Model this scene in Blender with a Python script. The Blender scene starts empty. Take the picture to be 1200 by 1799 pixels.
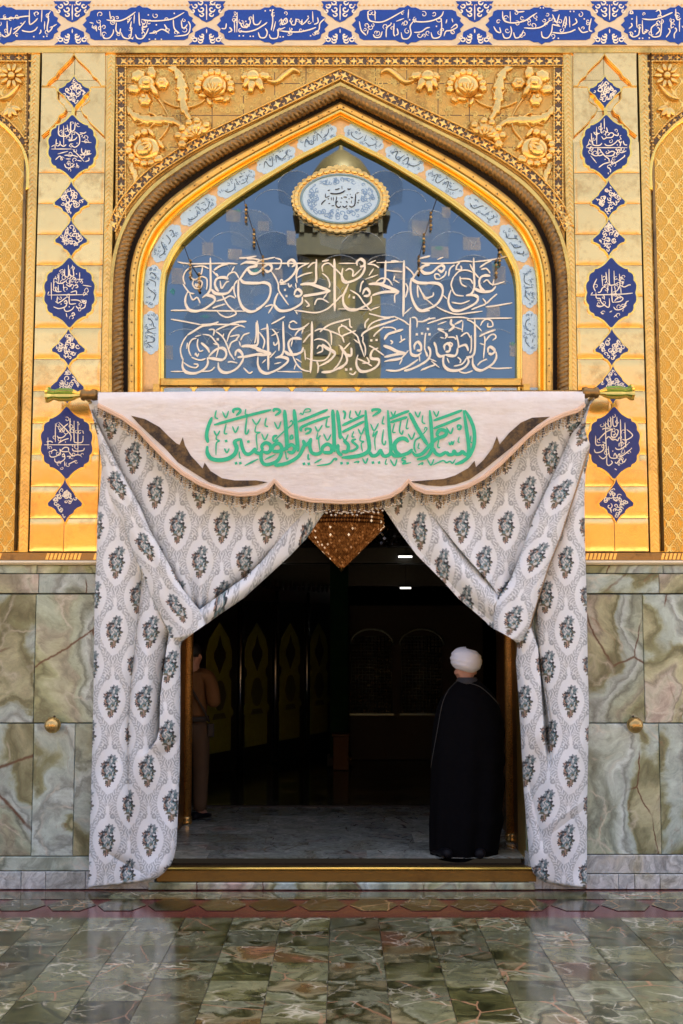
import bpy, bmesh, math, random
import numpy as np
from mathutils import Vector, Matrix
rnd = random.Random(7)
R = math.radians
scene = bpy.context.scene
COL = scene.collection

# ------------------------------------------------------------------ camera
F_PX, CXP, CYP = 2100.0, 600.0, 899.5
PITCH = math.atan(200.5 / F_PX)
CAM = Vector((0.0, -9.33, 1.985))
cd = bpy.data.cameras.new("Camera"); cam = bpy.data.objects.new("Camera", cd); COL.objects.link(cam)
cam.location = CAM; cam.rotation_euler = (math.pi / 2 + PITCH, 0, 0)
cd.sensor_fit = 'VERTICAL'; cd.sensor_height = 36.0; cd.lens = F_PX / 1799.0 * 36.0
cd.clip_start = 0.05; cd.clip_end = 2000
scene.camera = cam

# ------------------------------------------------------------------ sky, sun, exposure
SUN_EL, SUN_AZ = 52.0, 12.0           # the sun stands behind the gilded wall: everything in view is open shade
w = bpy.data.worlds.new("World"); scene.world = w; w.use_nodes = True
wn = w.node_tree.nodes; wl = w.node_tree.links
sky = wn.new("ShaderNodeTexSky"); sky.sky_type = 'NISHITA'; sky.sun_disc = False
sky.sun_elevation = R(SUN_EL); sky.sun_rotation = R(SUN_AZ)
sky.air_density = 0.45; sky.dust_density = 9.0; sky.ozone_density = 0.0
bg = wn["Background"]; bg.inputs[1].default_value = 0.15
wl.new(sky.outputs[0], bg.inputs[0])
sd = bpy.data.lights.new("Sun", 'SUN'); sun = bpy.data.objects.new("Sun", sd); COL.objects.link(sun)
sd.energy = 4.0; sd.angle = R(0.5); sd.color = (1.0, 0.93, 0.82)
sdir = Vector((math.sin(R(SUN_AZ)) * math.cos(R(SUN_EL)), math.cos(R(SUN_AZ)) * math.cos(R(SUN_EL)), math.sin(R(SUN_EL))))
sun.rotation_euler = (-sdir).to_track_quat('-Z', 'Y').to_euler()
sun.location = (0, 20, 30)
vs = scene.view_settings
vs.view_transform = 'Standard'; vs.look = 'None'; vs.gamma = 1.0; vs.use_curve_mapping = False
vs.exposure = 2.7
scene.cycles.max_bounces = 8; scene.cycles.diffuse_bounces = 4; scene.cycles.glossy_bounces = 4

# ------------------------------------------------------------------ photo pixel -> place
cP, sP = math.cos(PITCH), math.sin(PITCH)
def ray(px, py):
    a, b = (px - CXP) / F_PX, (CYP - py) / F_PX
    return Vector((a, cP - b * sP, sP + b * cP))
def W(px, py, Y=0.0):
    d = ray(px, py); t = (Y - CAM.y) / d.y
    return CAM + d * t
def G(px, py, z=0.0):
    d = ray(px, py); t = (z - CAM.z) / d.z
    return CAM + d * t
def Wnp(px, py, Y):
    a = (px - CXP) / F_PX; b = (CYP - py) / F_PX
    dy = cP - b * sP; dz = sP + b * cP
    t = (Y - CAM.y) / dy
    return np.stack([a * t, np.broadcast_to(Y, a.shape) + 0 * a, CAM.z + dz * t], -1)
U1 = 1 / 225.0                                   # metres per photo pixel on the wall

# ------------------------------------------------------------------ object helpers
def tag(o, label=None, cat=None, group=None, kind=None):
    if label: o["label"] = label
    if cat: o["category"] = cat
    if group: o["group"] = group
    if kind: o["kind"] = kind
    return o
def thing(name, label, cat, loc=(0, 0, 0), group=None):
    o = bpy.data.objects.new(name, None); COL.objects.link(o); o.location = loc
    o.empty_display_size = 0.1
    return tag(o, label, cat, group)
def link(o, parent):
    COL.objects.link(o)
    if parent is not None:
        o.parent = parent
        off = Vector((0, 0, 0)); p = parent
        while p is not None:
            off += p.location; p = p.parent
        o.location = -off
    return o
class MB:
    def __init__(s): s.v = []; s.f = []; s.m = []; s.sm = []
    def add(s, vs_, fs_, mi=0, smooth=False):
        o = len(s.v); s.v.extend([tuple(p) for p in vs_])
        for f in fs_:
            s.f.append(tuple(i + o for i in f)); s.m.append(mi); s.sm.append(smooth)
    def box(s, x0, x1, y0, y1, z0, z1, mi=0):
        P = [(x0, y0, z0), (x1, y0, z0), (x1, y1, z0), (x0, y1, z0), (x0, y0, z1), (x1, y0, z1), (x1, y1, z1), (x0, y1, z1)]
        s.add(P, [(0, 3, 2, 1), (4, 5, 6, 7), (0, 1, 5, 4), (1, 2, 6, 5), (2, 3, 7, 6), (3, 0, 4, 7)], mi)
    def bevbox(s, x0, x1, y0, y1, z0, z1, b=0.006, mi=0):
        """box whose front (towards -Y) edges are chamfered"""
        P = [(x0, y1, z0), (x1, y1, z0), (x1, y1, z1), (x0, y1, z1),
             (x0, y0 + b, z0), (x1, y0 + b, z0), (x1, y0 + b, z1), (x0, y0 + b, z1),
             (x0 + b, y0, z0 + b), (x1 - b, y0, z0 + b), (x1 - b, y0, z1 - b), (x0 + b, y0, z1 - b)]
        F = [(0, 3, 2, 1)]
        for k in range(4):
            n = (k + 1) % 4
            F += [(k, n, 4 + n, 4 + k), (4 + k, 4 + n, 8 + n, 8 + k)]
        F.append((8, 9, 10, 11))
        s.add(P, F, mi)
    def prism(s, front, back, mi=0, smooth=False):
        n = len(front)
        s.add(list(front) + list(back), [tuple(range(n))] + [(i, i + n, (i + 1) % n + n, (i + 1) % n) for i in range(n)], mi, smooth)
    def slab(s, pts, Y, th, mi=0, bev=0.0):
        """an outline in photo pixels cut from a plate whose face lies at depth Y"""
        A = sum(pts[i][0] * pts[(i + 1) % len(pts)][1] - pts[(i + 1) % len(pts)][0] * pts[i][1] for i in range(len(pts)))
        if A > 0: pts = pts[::-1]
        fr = [W(x, y, Y) for x, y in pts]
        bk = [Vector((p.x, Y + th, p.z)) for p in fr]
        s.prism(fr, bk, mi)
    def tube(s, pts, r, n=8, mi=0, cap=True, flat=1.0):
        pts = [Vector(p) for p in pts]; m = len(pts)
        rr = r if hasattr(r, '__len__') else [r] * m
        ref = Vector((0, -1, 0)); vv = []
        for i in range(m):
            t = (pts[min(i + 1, m - 1)] - pts[max(i - 1, 0)])
            t = t.normalized() if t.length > 1e-9 else Vector((0, 0, 1))
            a = ref
            if abs(t.dot(a)) > 0.95: a = Vector((1, 0, 0))
            u = (a - t * t.dot(a)).normalized(); q = t.cross(u)
            for k in range(n):
                an = 2 * math.pi * k / n
                vv.append(pts[i] + (u * math.cos(an) * flat + q * math.sin(an)) * rr[i])
        ff = [(i * n + k, i * n + (k + 1) % n, (i + 1) * n + (k + 1) % n, (i + 1) * n + k) for i in range(m - 1) for k in range(n)]
        if cap: ff += [tuple(range(n))[::-1], tuple(range((m - 1) * n, m * n))]
        s.add(vv, ff, mi, True)
    def lathe(s, prof, center, axis='Z', n=24, mi=0, smooth=True):
        c = Vector(center); vv = []
        for r, h in prof:
            for k in range(n):
                a = 2 * math.pi * k / n; x, y = r * math.cos(a), r * math.sin(a)
                vv.append(c + (Vector((x, y, h)) if axis == 'Z' else Vector((h, x, y)) if axis == 'X' else Vector((x, h, y))))
        m = len(prof)
        ff = [(i * n + k, i * n + (k + 1) % n, (i + 1) * n + (k + 1) % n, (i + 1) * n + k) for i in range(m - 1) for k in range(n)]
        if prof[0][0] > 1e-6: ff.append(tuple(range(n))[::-1])
        if prof[-1][0] > 1e-6: ff.append(tuple(range((m - 1) * n, m * n)))
        s.add(vv, ff, mi, smooth)
    def dome(s, px, py, rx, ry, ang, h, Y, mi=0, n=14, tear=0.0, ribs=0):
        """a raised petal: half ellipsoid on the plane Y, sizes in photo pixels"""
        c = W(px, py, Y); ca, sa = math.cos(ang), math.sin(ang); vv = []
        for q, hh in ((1.0, 0.0), (1.0, 0.35), (0.9, 0.68), (0.68, 0.9), (0.36, 0.985)):
            for k in range(n):
                a = 2 * math.pi * k / n
                q2 = q * (1 + .07 * math.cos(ribs * a)) if ribs else q
                ex, ey = rx * q2 * math.cos(a), ry * q2 * math.sin(a)
                hr = hh * (1 + .22 * math.cos(ribs * a) * (1 - hh)) if ribs else hh
                if tear: ex *= 1 + tear * math.sin(a)
                X, Z = ex * ca - ey * sa, ex * sa + ey * ca
                vv.append((c.x + X * U1, Y - h * hr * U1, c.z + Z * U1))
        vv.append((c.x, Y - h * U1, c.z))
        ff = [(i * n + k, (i) * n + (k + 1) % n, (i + 1) * n + (k + 1) % n, (i + 1) * n + k) for i in range(4) for k in range(n)]
        ff += [(4 * n + k, 4 * n + (k + 1) % n, 5 * n) for k in range(n)]
        s.add(vv, ff, mi, True)
    def sweep(s, pts, wid, h, Y, mi=0, serr=0, n=None):
        """a raised leaf or stem along photo-pixel points: rounded section, width list, optional teeth"""
        P = spline(pts, 12 if serr else 7)
        m = len(P); vv = []
        for i, (x, y) in enumerate(P):
            t = i / (m - 1)
            a, b = P[min(i + 1, m - 1)], P[max(i - 1, 0)]
            dx, dy = a[0] - b[0], a[1] - b[1]; L = math.hypot(dx, dy) or 1; nx, ny = -dy / L, dx / L
            ww = wid(t) if callable(wid) else wid
            if serr: ww *= 1 + 0.55 * ((-t * serr * 1.5) % 1.0 - 0.5)
            for q, hh in ((-1, 0), (-0.8, 0.5), (-0.35, 0.9), (0, 0.75 if serr else 1.0), (0.35, 0.9), (0.8, 0.5), (1, 0)):
                p = W(x + nx * ww * q, y + ny * ww * q, Y)
                vv.append((p.x, Y - hh * h * min(1, ww / 3 + .3) * U1, p.z))
        ff = [(i * 7 + k, i * 7 + k + 1, (i + 1) * 7 + k + 1, (i + 1) * 7 + k) for i in range(m - 1) for k in range(6)]
        s.add(vv, ff, mi, True)
    def build(s, name, mats, parent=None, recalc=True):
        me = bpy.data.meshes.new(name)
        me.from_pydata(s.v, [], s.f)
        for m in (mats if isinstance(mats, (list, tuple)) else [mats]): me.materials.append(m)
        me.polygons.foreach_set("material_index", s.m); me.polygons.foreach_set("use_smooth", s.sm)
        if recalc:
            bm = bmesh.new(); bm.from_mesh(me); bmesh.ops.recalc_face_normals(bm, faces=bm.faces); bm.to_mesh(me); bm.free()
        me.update()
        return link(bpy.data.objects.new(name, me), parent)

def spline(pts, k=6, closed=False):
    n = len(pts); out = []
    rng = range(n if closed else n - 1)
    for i in rng:
        if closed: p0, p1, p2, p3 = pts[(i - 1) % n], pts[i], pts[(i + 1) % n], pts[(i + 2) % n]
        else: p0, p1, p2, p3 = pts[max(i - 1, 0)], pts[i], pts[i + 1], pts[min(i + 2, n - 1)]
        for j in range(k):
            t = j / k; t2, t3 = t * t, t * t * t
            out.append(tuple(0.5 * (2 * p1[c] + (p2[c] - p0[c]) * t + (2 * p0[c] - 5 * p1[c] + 4 * p2[c] - p3[c]) * t2 + (3 * p1[c] - p0[c] - 3 * p2[c] + p3[c]) * t3) for c in range(len(p1))))
    if not closed: out.append(tuple(pts[-1]))
    return out

# ------------------------------------------------------------------ pen strokes for lettering
def pen(mb, text, org, scale, Y, nib=4.0, ang=45.0, thin=0.22, mi=0, step=[0]):
    """each stroke 'x,y x,y ...' is drawn with a broad nib; units are those of the tracing, org/scale bring them to photo pixels.
    a leading number and '*' scales the nib; '.' strokes are dots (rhombs)"""
    na = math.radians(ang)
    for st in text.replace('\n', ' ').split(';'):
        st = st.strip()
        if not st: continue
        k = 1.0
        if '*' in st: a, st = st.split('*'); k = float(a)
        dot = st.startswith('.')
        pts = [tuple(float(q) for q in p.split(',')) for p in st.lstrip('.').split()]
        pts = [(org[0] + x * scale, org[1] + y * scale) for x, y in pts]
        nw = nib * k; step[0] += 1
        y0 = Y - 0.00012 * (step[0] % 37)
        if dot:
            for x, y in pts:
                r = nw * 0.62
                q = [W(x + r * math.cos(na + j * math.pi / 2) * 1.05, y - r * math.sin(na + j * math.pi / 2) * 1.05, y0) for j in range(4)]
                mb.add(q, [(0, 1, 2, 3)], mi)
            continue
        P = spline(pts, 6) if len(pts) > 2 else [pts[0], tuple((pts[0][c] + pts[1][c]) / 2 for c in (0, 1)), pts[1]]
        m = len(P); vv = []
        nx, ny = math.cos(na) * nw / 2, -math.sin(na) * nw / 2
        for i, (x, y) in enumerate(P):
            a, b = P[min(i + 1, m - 1)], P[max(i - 1, 0)]
            dx, dy = a[0] - b[0], a[1] - b[1]; L = math.hypot(dx, dy) or 1
            px_, py_ = -dy / L, dx / L
            d = nx * px_ + ny * py_                       # half width of the nib across the stroke
            sg = 1 if d >= 0 else -1
            wd = sg * max(abs(d), nw * thin)
            t = i / (m - 1)
            tp = min(1.0, 0.45 + 4 * min(t, 1 - t))
            yy = y0 - 0.000004 * i
            vv.append(W(x + px_ * abs(wd) * tp, y + py_ * abs(wd) * tp, yy)); vv.append(W(x - px_ * abs(wd) * tp, y - py_ * abs(wd) * tp, yy))
        mb.add(vv, [(2 * i, 2 * i + 1, 2 * i + 3, 2 * i + 2) for i in range(m - 1)], mi)

# ------------------------------------------------------------------ material helpers
class NT:
    def __init__(s, name):
        s.mat = bpy.data.materials.new(name); s.mat.use_nodes = True
        s.t = s.mat.node_tree; s.n = s.t.nodes; s.l = s.t.links
        s.b = s.n["Principled BSDF"]
    def node(s, typ, props=None, **inp):
        n = s.n.new(typ)
        for k, v in (props or {}).items(): setattr(n, k, v)
        for k, v in inp.items(): s.put(n.inputs[int(k[1:]) if k[0] == 'i' and k[1:].isdigit() else k.replace('_', ' ')], v)
        return n
    def put(s, sock, v):
        if isinstance(v, bpy.types.NodeSocket): s.l.new(v, sock)
        elif isinstance(v, bpy.types.Node): s.l.new(v.outputs[0], sock)
        else:
            if isinstance(v, (tuple, list)) and len(v) == 3 and sock.type == 'RGBA': v = (*v, 1)
            sock.default_value = v
    def noise(s, vec, scale, detail=4, rough=0.55, dist=0.0):
        return s.node("ShaderNodeTexNoise", None, Vector=vec, Scale=scale, Detail=detail, Roughness=rough, Distortion=dist).outputs["Fac"]
    def vor(s, vec, scale, feature='F1', out="Distance"):
        return s.node("ShaderNodeTexVoronoi", dict(feature=feature), Vector=vec, Scale=scale).outputs[out]
    def ramp(s, fac, stops, interp='LINEAR'):
        r = s.node("ShaderNodeValToRGB", None, Fac=fac); e = r.color_ramp; e.interpolation = interp
        while len(e.elements) < len(stops): e.elements.new(0.5)
        for i, (p, c) in enumerate(stops):
            e.elements[i].position = p
            e.elements[i].color = (*c, 1) if hasattr(c, '__len__') else (c, c, c, 1)
        return r.outputs[0]
    def mix(s, fac, a, b, mode='MIX'):
        n = s.n.new("ShaderNodeMix"); n.data_type = 'RGBA'; n.blend_type = mode
        s.put(n.inputs[0], fac); s.put(n.inputs[6], a); s.put(n.inputs[7], b)
        return n.outputs[2]
    def math(s, op, a, b=0.0, c=0.0):
        n = s.node("ShaderNodeMath", dict(operation=op)); s.put(n.inputs[0], a); s.put(n.inputs[1], b); s.put(n.inputs[2], c)
        return n.outputs[0]
    def vmath(s, op, a, b=(0, 0, 0)):
        n = s.node("ShaderNodeVectorMath", dict(operation=op)); s.put(n.inputs[0], a)
        if op == 'SCALE': s.put(n.inputs[3], b)
        else: s.put(n.inputs[1], b)
        return n.outputs[0]
    @property
    def pos(s):
        return s.node("ShaderNodeNewGeometry").outputs["Position"]
    @property
    def island(s):
        a = s.node("ShaderNodeNewGeometry").outputs["Random Per Island"]; b = s.node("ShaderNodeObjectInfo").outputs["Random"]
        return s.math('FRACT', s.math('ADD', a, s.math('MULTIPLY', b, 3.7)))
    def bump(s, h, strength=0.3, dist=0.01, normal=None):
        n = s.node("ShaderNodeBump", None, Strength=strength, Distance=dist, Height=h)
        if normal is not None: s.put(n.inputs["Normal"], normal)
        return n.outputs[0]
    def done(s, color=None, rough=0.5, metal=0.0, normal=None, spec=None, emit=None, estr=0.0, coat=None, sheen=None):
        B = s.b.inputs
        if color is not None: s.put(B["Base Color"], color)
        s.put(B["Roughness"], rough); s.put(B["Metallic"], metal)
        if normal is not None: s.put(B["Normal"], normal)
        if spec is not None: s.put(B["Specular IOR Level"], spec)
        if emit is not None: s.put(B["Emission Color"], emit); s.put(B["Emission Strength"], estr)
        if coat is not None: s.put(B["Coat Weight"], coat); s.put(B["Coat Roughness"], 0.05)
        if sheen is not None: s.put(B["Sheen Weight"], sheen)
        return s.mat

def gold(name, c=(0.95, 0.66, 0.27), rough=0.28, stain=0.5, stain_c=(0.30, 0.17, 0.06), bump=0.25, bscale=9.0, metal=0.92, fine=0.0, fscale=260.0, tone=0.12):
    t = NT(name); p = t.pos
    n1 = t.noise(p, 2.6, 6, 0.65); n2 = t.noise(p, 23.0, 5, 0.7)
    isl = t.island
    base = t.mix(t.math('MULTIPLY', isl, 0.5), c, tuple(q * (1 - tone * 2.2) for q in c))
    f = t.ramp(t.math('ADD', t.math('MULTIPLY', n1, 0.62), t.math('MULTIPLY', n2, 0.38)), [(0.50, 0), (0.66, 1)])
    col = t.mix(t.math('MULTIPLY', f, stain), base, stain_c)
    rg = t.math('ADD', t.math('MULTIPLY', n2, 0.14), rough - 0.05)
    nm = t.bump(t.noise(p, bscale, 3, 0.5), bump, 0.012)
    if fine:
        nm = t.bump(t.vor(p, fscale), fine, 0.003, nm)
    return t.done(col, rg, metal, nm)

def onyx(name, stops, vein=0.6, rough=0.16, scale=1.0, spread=14.0, tint=0.35, veincol=(0.09, 0.035, 0.02), vstep=1.5, grain=0.5, aniso=0.6, lines=0.5, warp=0.8, plane=(1.25, 0.0, .62)):
    """agate-like slabs: flowing colour zones, fine growth lines, rusty stains and a few sharp cracks; every slab is cut from another place"""
    t = NT(name); p = t.pos; isl = t.island
    off = t.node("ShaderNodeCombineXYZ", None, X=t.math('MULTIPLY', isl, spread * 1.7), Y=t.math('MULTIPLY', isl, -spread), Z=t.math('MULTIPLY', isl, spread * 2.3))
    q = t.vmath('ADD', p, off)
    def nc(vec, sc, det): return t.vmath('SUBTRACT', t.node("ShaderNodeTexNoise", None, Vector=vec, Scale=sc, Detail=det, Roughness=0.6).outputs["Color"], (0.5, 0.5, 0.5))
    w1 = t.vmath('ADD', q, t.vmath('SCALE', nc(q, 1.0 * scale, 3.0), warp / scale))
    w2 = t.vmath('ADD', w1, t.vmath('SCALE', nc(w1, 4.2 * scale, 5.0), 0.20 / scale))
    A = t.noise(t.vmath('MULTIPLY', w2, (1.0, 1.0, aniso)), 1.25 * scale, 3, 0.5)
    A = t.node("ShaderNodeMapRange", None, Value=A).outputs[0]
    A.node.inputs[1].default_value = 0.27; A.node.inputs[2].default_value = 0.73
    col = t.ramp(A, stops)
    gl = t.ramp(t.math('FRACT', t.math('MULTIPLY', A, 9.0)), [(0, 1 - .5 * lines), (.35, 1.0), (.75, 1.0), (1, 1 - .5 * lines)])
    col = t.mix(1.0, col, gl, 'MULTIPLY')
    fine = t.noise(w2, scale * 15, 8, 0.72, 0.4)
    col = t.mix(grain, col, t.ramp(fine, [(0.30, 0.05), (0.5, 0.5), (0.70, 0.97)]), 'OVERLAY')
    mid = t.noise(w2, scale * 3.6, 6, 0.7, 0.8)
    col = t.mix(t.math('MULTIPLY', t.ramp(mid, [(0.63, 0), (0.72, 1)]), vein * .7), col, (0.22, 0.085, 0.045))
    col = t.mix(t.math('MULTIPLY', t.ramp(mid, [(0.28, 1), (0.37, 0)]), .45), col, (0.045, 0.05, 0.025))
    qc = t.vmath('ADD', q, t.vmath('SCALE', nc(q, 5.0, 4.0), 0.07))
    ve = t.vor(t.vmath('MULTIPLY', qc, plane), vstep, 'DISTANCE_TO_EDGE')
    vm = t.math('MULTIPLY', t.ramp(ve, [(0.0, 1), (0.003 * vstep, 0.9), (0.0075 * vstep, 0)]), t.ramp(t.noise(t.vmath('ADD', q, (5.2, 1.7, 9.1)), 1.5, 2), [(0.49, 0), (0.55, 1)]))
    col = t.mix(t.math('MULTIPLY', vm, min(1, vein * 1.2)), col, veincol)
    wh = t.vor(t.vmath('ADD', w2, (3.1, 7.7, 1.3)), vstep * 2.6, 'DISTANCE_TO_EDGE')
    wm = t.math('MULTIPLY', t.ramp(wh, [(0.0, 1), (0.02, 0.5), (0.06, 0)]), t.ramp(t.noise(q, 2.7, 3), [(0.5, 0), (0.62, 1)]))
    col = t.mix(t.math('MULTIPLY', wm, 0.6), col, (0.60, 0.56, 0.44))
    dark = t.math('ADD', 1.0 - tint, t.math('MULTIPLY', t.math('FRACT', t.math('MULTIPLY', isl, 7.31)), tint * 2))
    col = t.mix(1.0, col, t.node("ShaderNodeCombineXYZ", None, X=dark, Y=dark, Z=dark).outputs[0], 'MULTIPLY')
    nm = t.bump(t.noise(p, 5.0, 3), 0.06, 0.01)
    return t.done(col, t.math('ADD', rough - 0.05, t.math('MULTIPLY', fine, 0.14)), 0.0, nm, spec=0.5)

def plain(name, c, rough=0.6, metal=0.0, var=0.25, scale=18.0, bump=0.15, **k):
    t = NT(name); p = t.pos; n = t.noise(p, scale, 5, 0.65)
    col = t.mix(n, tuple(q * (1 - var) for q in c), tuple(min(1, q * (1 + var)) for q in c))
    return t.done(col, rough, metal, t.bump(n, bump, 0.01), **k)

M = {}
M['plate'] = gold('gilded_plate', (1.0, 0.65, 0.23), 0.15, 0.8, (0.50, 0.26, 0.07), 0.2, 5.0, tone=0.12)
M['field'] = gold('gilded_field', (0.70, 0.44, 0.12), 0.42, 0.75, (0.16, 0.09, 0.035), 0.2, 12.0, fine=0.9, fscale=150.0)
M['relief'] = gold('gilded_relief', (0.92, 0.61, 0.19), 0.27, 0.55, (0.36, 0.19, 0.06), 0.1, 30.0)
M['bright'] = gold('bright_gilding', (1.0, 0.66, 0.14), 0.2, 0.25, (0.45, 0.25, 0.07), 0.12, 14.0)
M['strap'] = gold('gilded_strip', (0.84, 0.54, 0.13), 0.33, 0.7, (0.24, 0.13, 0.045), 0.2, 25.0)
M['dark'] = gold('tarnished_gilding', (0.30, 0.18, 0.065), 0.36, 0.9, (0.05, 0.035, 0.025), 0.4, 30.0)
M['black'] = plain('dark_recess', (0.035, 0.025, 0.018), 0.8)
M['inlay'] = plain('dark_inlay', (0.09, 0.06, 0.035), 0.6)
M['brass'] = gold('brass', (0.62, 0.40, 0.14), 0.26, 0.5, (0.14, 0.08, 0.03), 0.15, 40.0)
# ------------------------------------------------------------------ more materials
M['blue'] = plain('cobalt_tile', (0.008, 0.048, 0.30), 0.18, var=0.35, scale=60, bump=0.2)
M['navy'] = plain('navy_tile', (0.008, 0.026, 0.165), 0.2, var=0.4, scale=60, bump=0.2)
M['sky_tile'] = plain('pale_blue_tile', (0.50, 0.68, 0.76), 0.2, var=0.25, scale=120, bump=0.2)
M['cream_tile'] = plain('cream_tile', (0.72, 0.60, 0.37), 0.3, var=0.15, scale=14)
M['peach'] = plain('peach_gilding', (0.76, 0.49, 0.20), 0.4, 0.55, var=0.25, scale=60)
M['cream_paint'] = plain('cream_paint', (0.86, 0.78, 0.60), 0.5, var=0.06)
M['blue_paint'] = plain('grey_blue_paint', (0.10, 0.20, 0.33), 0.5)
M['blue_scroll'] = plain('blue_scroll', (.16, .27, .38), .3)
M['ink'] = plain('black_ink', (0.012, 0.012, 0.014), 0.5)
M['teal_ink'] = plain('dark_teal_ink', (0.03, 0.06, 0.09), 0.5)
M['wall'] = plain('plain_wall', (0.42, 0.36, 0.27), 0.7)
ONY = [(0.0, (0.22, 0.19, 0.10)), (.13, (0.35, 0.36, 0.24)), (.16, (0.22, 0.24, 0.11)), (.28, (0.31, 0.34, 0.19)), (.34, (0.49, 0.49, 0.35)), (.36, (0.34, 0.39, 0.27)), (.46, (0.32, 0.39, 0.31)), (.53, (0.46, 0.54, 0.49)), (.62, (0.34, 0.42, 0.36)), (.65, (0.23, 0.25, 0.13)), (.75, (0.39, 0.39, 0.24)), (.80, (0.52, 0.48, 0.38)), (.83, (0.41, 0.41, 0.31)), (.91, (0.55, 0.42, 0.35)), (1.0, (0.27, 0.16, 0.09))]
M['onyx'] = onyx('green_onyx', ONY, 0.8, 0.2, 0.66, tint=0.16, vstep=1.25, grain=.4, lines=1.0, aniso=.5, warp=.55)
M['onyx_pale'] = onyx('pale_onyx', [(0.0, (.26, .28, .24)), (.3, (.42, .46, .44)), (.55, (.52, .55, .53)), (.75, (.40, .40, .30)), (1, (.46, .42, .38))], 0.45, 0.2, 1.4, tint=0.1)
M['joint'] = plain('dark_joint', (0.06, 0.05, 0.035), 0.8)

# strapwork relief for the side panels
t = NT('gilded_strapwork'); p = t.pos
sx = t.node("ShaderNodeSeparateXYZ", None, Vector=p)
def lat(k, ph):
    a = t.math('SINE', t.math('ADD', t.math('MULTIPLY', sx.outputs[0], k), ph))
    b = t.math('SINE', t.math('MULTIPLY', sx.outputs[2], k * 0.7))
    return t.math('ABSOLUTE', t.math('ADD', a, b))
wv = t.vmath('ADD', p, t.vmath('SCALE', t.vmath('SUBTRACT', t.node("ShaderNodeTexNoise", None, Vector=p, Scale=9.0, Detail=2.0).outputs["Color"], (0.5, 0.5, 0.5)), 0.05))
l1 = t.ramp(lat(46.0, 0.0), [(0.0, 1), (0.16, 0.9), (0.26, 0)])
l2 = t.ramp(t.math('PINGPONG', t.math('ADD', lat(46.0, 1.57), t.math('MULTIPLY', t.noise(p, 14.0, 2), 0.25)), 0.32), [(0.0, 1), (0.05, 0.9), (0.10, 0)])
l3 = t.ramp(t.vor(p, 85.0), [(0.1, 1), (0.5, 0)])
h = t.math('ADD', t.math('MULTIPLY', l1, 0.7), t.math('ADD', t.math('MULTIPLY', l2, 0.42), t.math('MULTIPLY', l3, 0.22)))
colr = t.mix(t.ramp(h, [(0.05, 1), (0.5, 0)]), (1.0, 0.69, 0.20), (0.68, 0.36, 0.055))
M['strapwork'] = t.done(colr, 0.34, 0.88, t.bump(h, 0.85, 0.012))

# ------------------------------------------------------------------ the gilded wall
fac = thing('shrine_facade', 'gilded shrine wall with pointed arch window over the doorway, onyx marble dado below', 'shrine facade', (0, 0, 0))
def part(mb, name, mats, parent=None, label=None):
    o = mb.build(name, mats, parent if parent is not None else fac)
    if label: o["label"] = label
    return o
OPX = 1.46            # half width of the doorway
zt = W(600, 760).z
m = MB()              # masonry behind the cladding, with the doorway left open
m.box(-9, -OPX, 0.16, 0.62, 0, 11.5); m.box(OPX, 9, 0.16, 0.62, 0, 11.5); m.box(-OPX, OPX, 0.16, 0.62, zt, 11.5)
part(m, 'masonry_wall', M['wall'])
m = MB(); zf0 = W(600, -40).z
m.box(-9, 9, -0.02, 0.155, zf0, 11.4)
part(m, 'upper_wall', M['wall'])

def wz(py, Y=0.0): return W(600, py, Y).z
def wx(px, py, Y=0.0): return W(px, py, Y).x

# frieze of blue cartouches
m = MB(); m.box(-9, 9, -0.05, 0.155, wz(80, -0.05), zf0 - 0.002); part(m, 'frieze_panel', M['cream_tile'])
m = MB()
for k in range(150):   # bead rows along the frieze
    x = -16 + k * 8.2
    m.dome(x, 9, 2.6, 1.9, 0, 1.6, -0.05, n=6)
part(m, 'bead_moulding', M['peach'])
def cart_outline(x0, x1, y0=17, y1=70):
    c = (x0 + x1) / 2; e = 13; yc = (y0 + y1) / 2
    h = [(x0 - 3, yc), (x0 + 4, yc - 7), (x0 + 2, yc - 12), (x0 + 9, yc - 16), (x0 + 11, y0 + 3), (x0 + 18, y0)]
    top = h + [(c - 22, y0), (c - 14, y0 - 4), (c - 6, y0 - 4), (c, y0 - 8)]
    top += [(2 * c - x, y) for x, y in top[::-1][1:]]
    bot = [(x, 2 * yc - y) for x, y in top[::-1][1:-1]]
    return top + bot
def rosette_outline(c, top=True):
    if top: h = [(c - 33, 2), (c - 29, 8), (c - 31, 13), (c - 24, 20), (c - 22, 26), (c - 13, 31), (c - 9, 35), (c, 39)]
    else: h = [(c - 31, 78), (c - 25, 73), (c - 26, 68), (c - 21, 62), (c - 20, 56), (c - 10, 51), (c, 47)]
    return h + [(2 * c - x, y) for x, y in h[::-1][1:]]
CARTS = [(-92, 104), (148, 341), (384, 574), (621, 812), (856, 1048), (1094, 1290)]
def curls(mb, cx, cy, rx, ry, n, Y, seed, nib=1.2, inside=None):
    """thin scrolling stems filling a tile"""
    g = random.Random(seed)
    for i in range(n):
        for _ in range(30):
            x, y = cx + g.uniform(-rx, rx), cy + g.uniform(-ry, ry)
            if inside is None or inside(x, y): break
        r = g.uniform(3.0, 5.5); a0 = g.uniform(0, 6.28); sg = g.choice((-1, 1))
        pts = []
        for k in range(9):
            rr = r * (1 - k / 10.5); a = a0 + sg * k * 0.75
            X, Y_ = x + rr * math.cos(a), y + rr * math.sin(a)
            if inside is None or inside(X, Y_): pts.append((X, Y_))
        if len(pts) > 3:
            pen(mb, ' '.join('%.1f,%.1f' % q for q in pts), (0, 0), 1, Y, nib, 30, 0.8)
FRIEZE_TXT = {}
FS = 0.175
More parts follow.
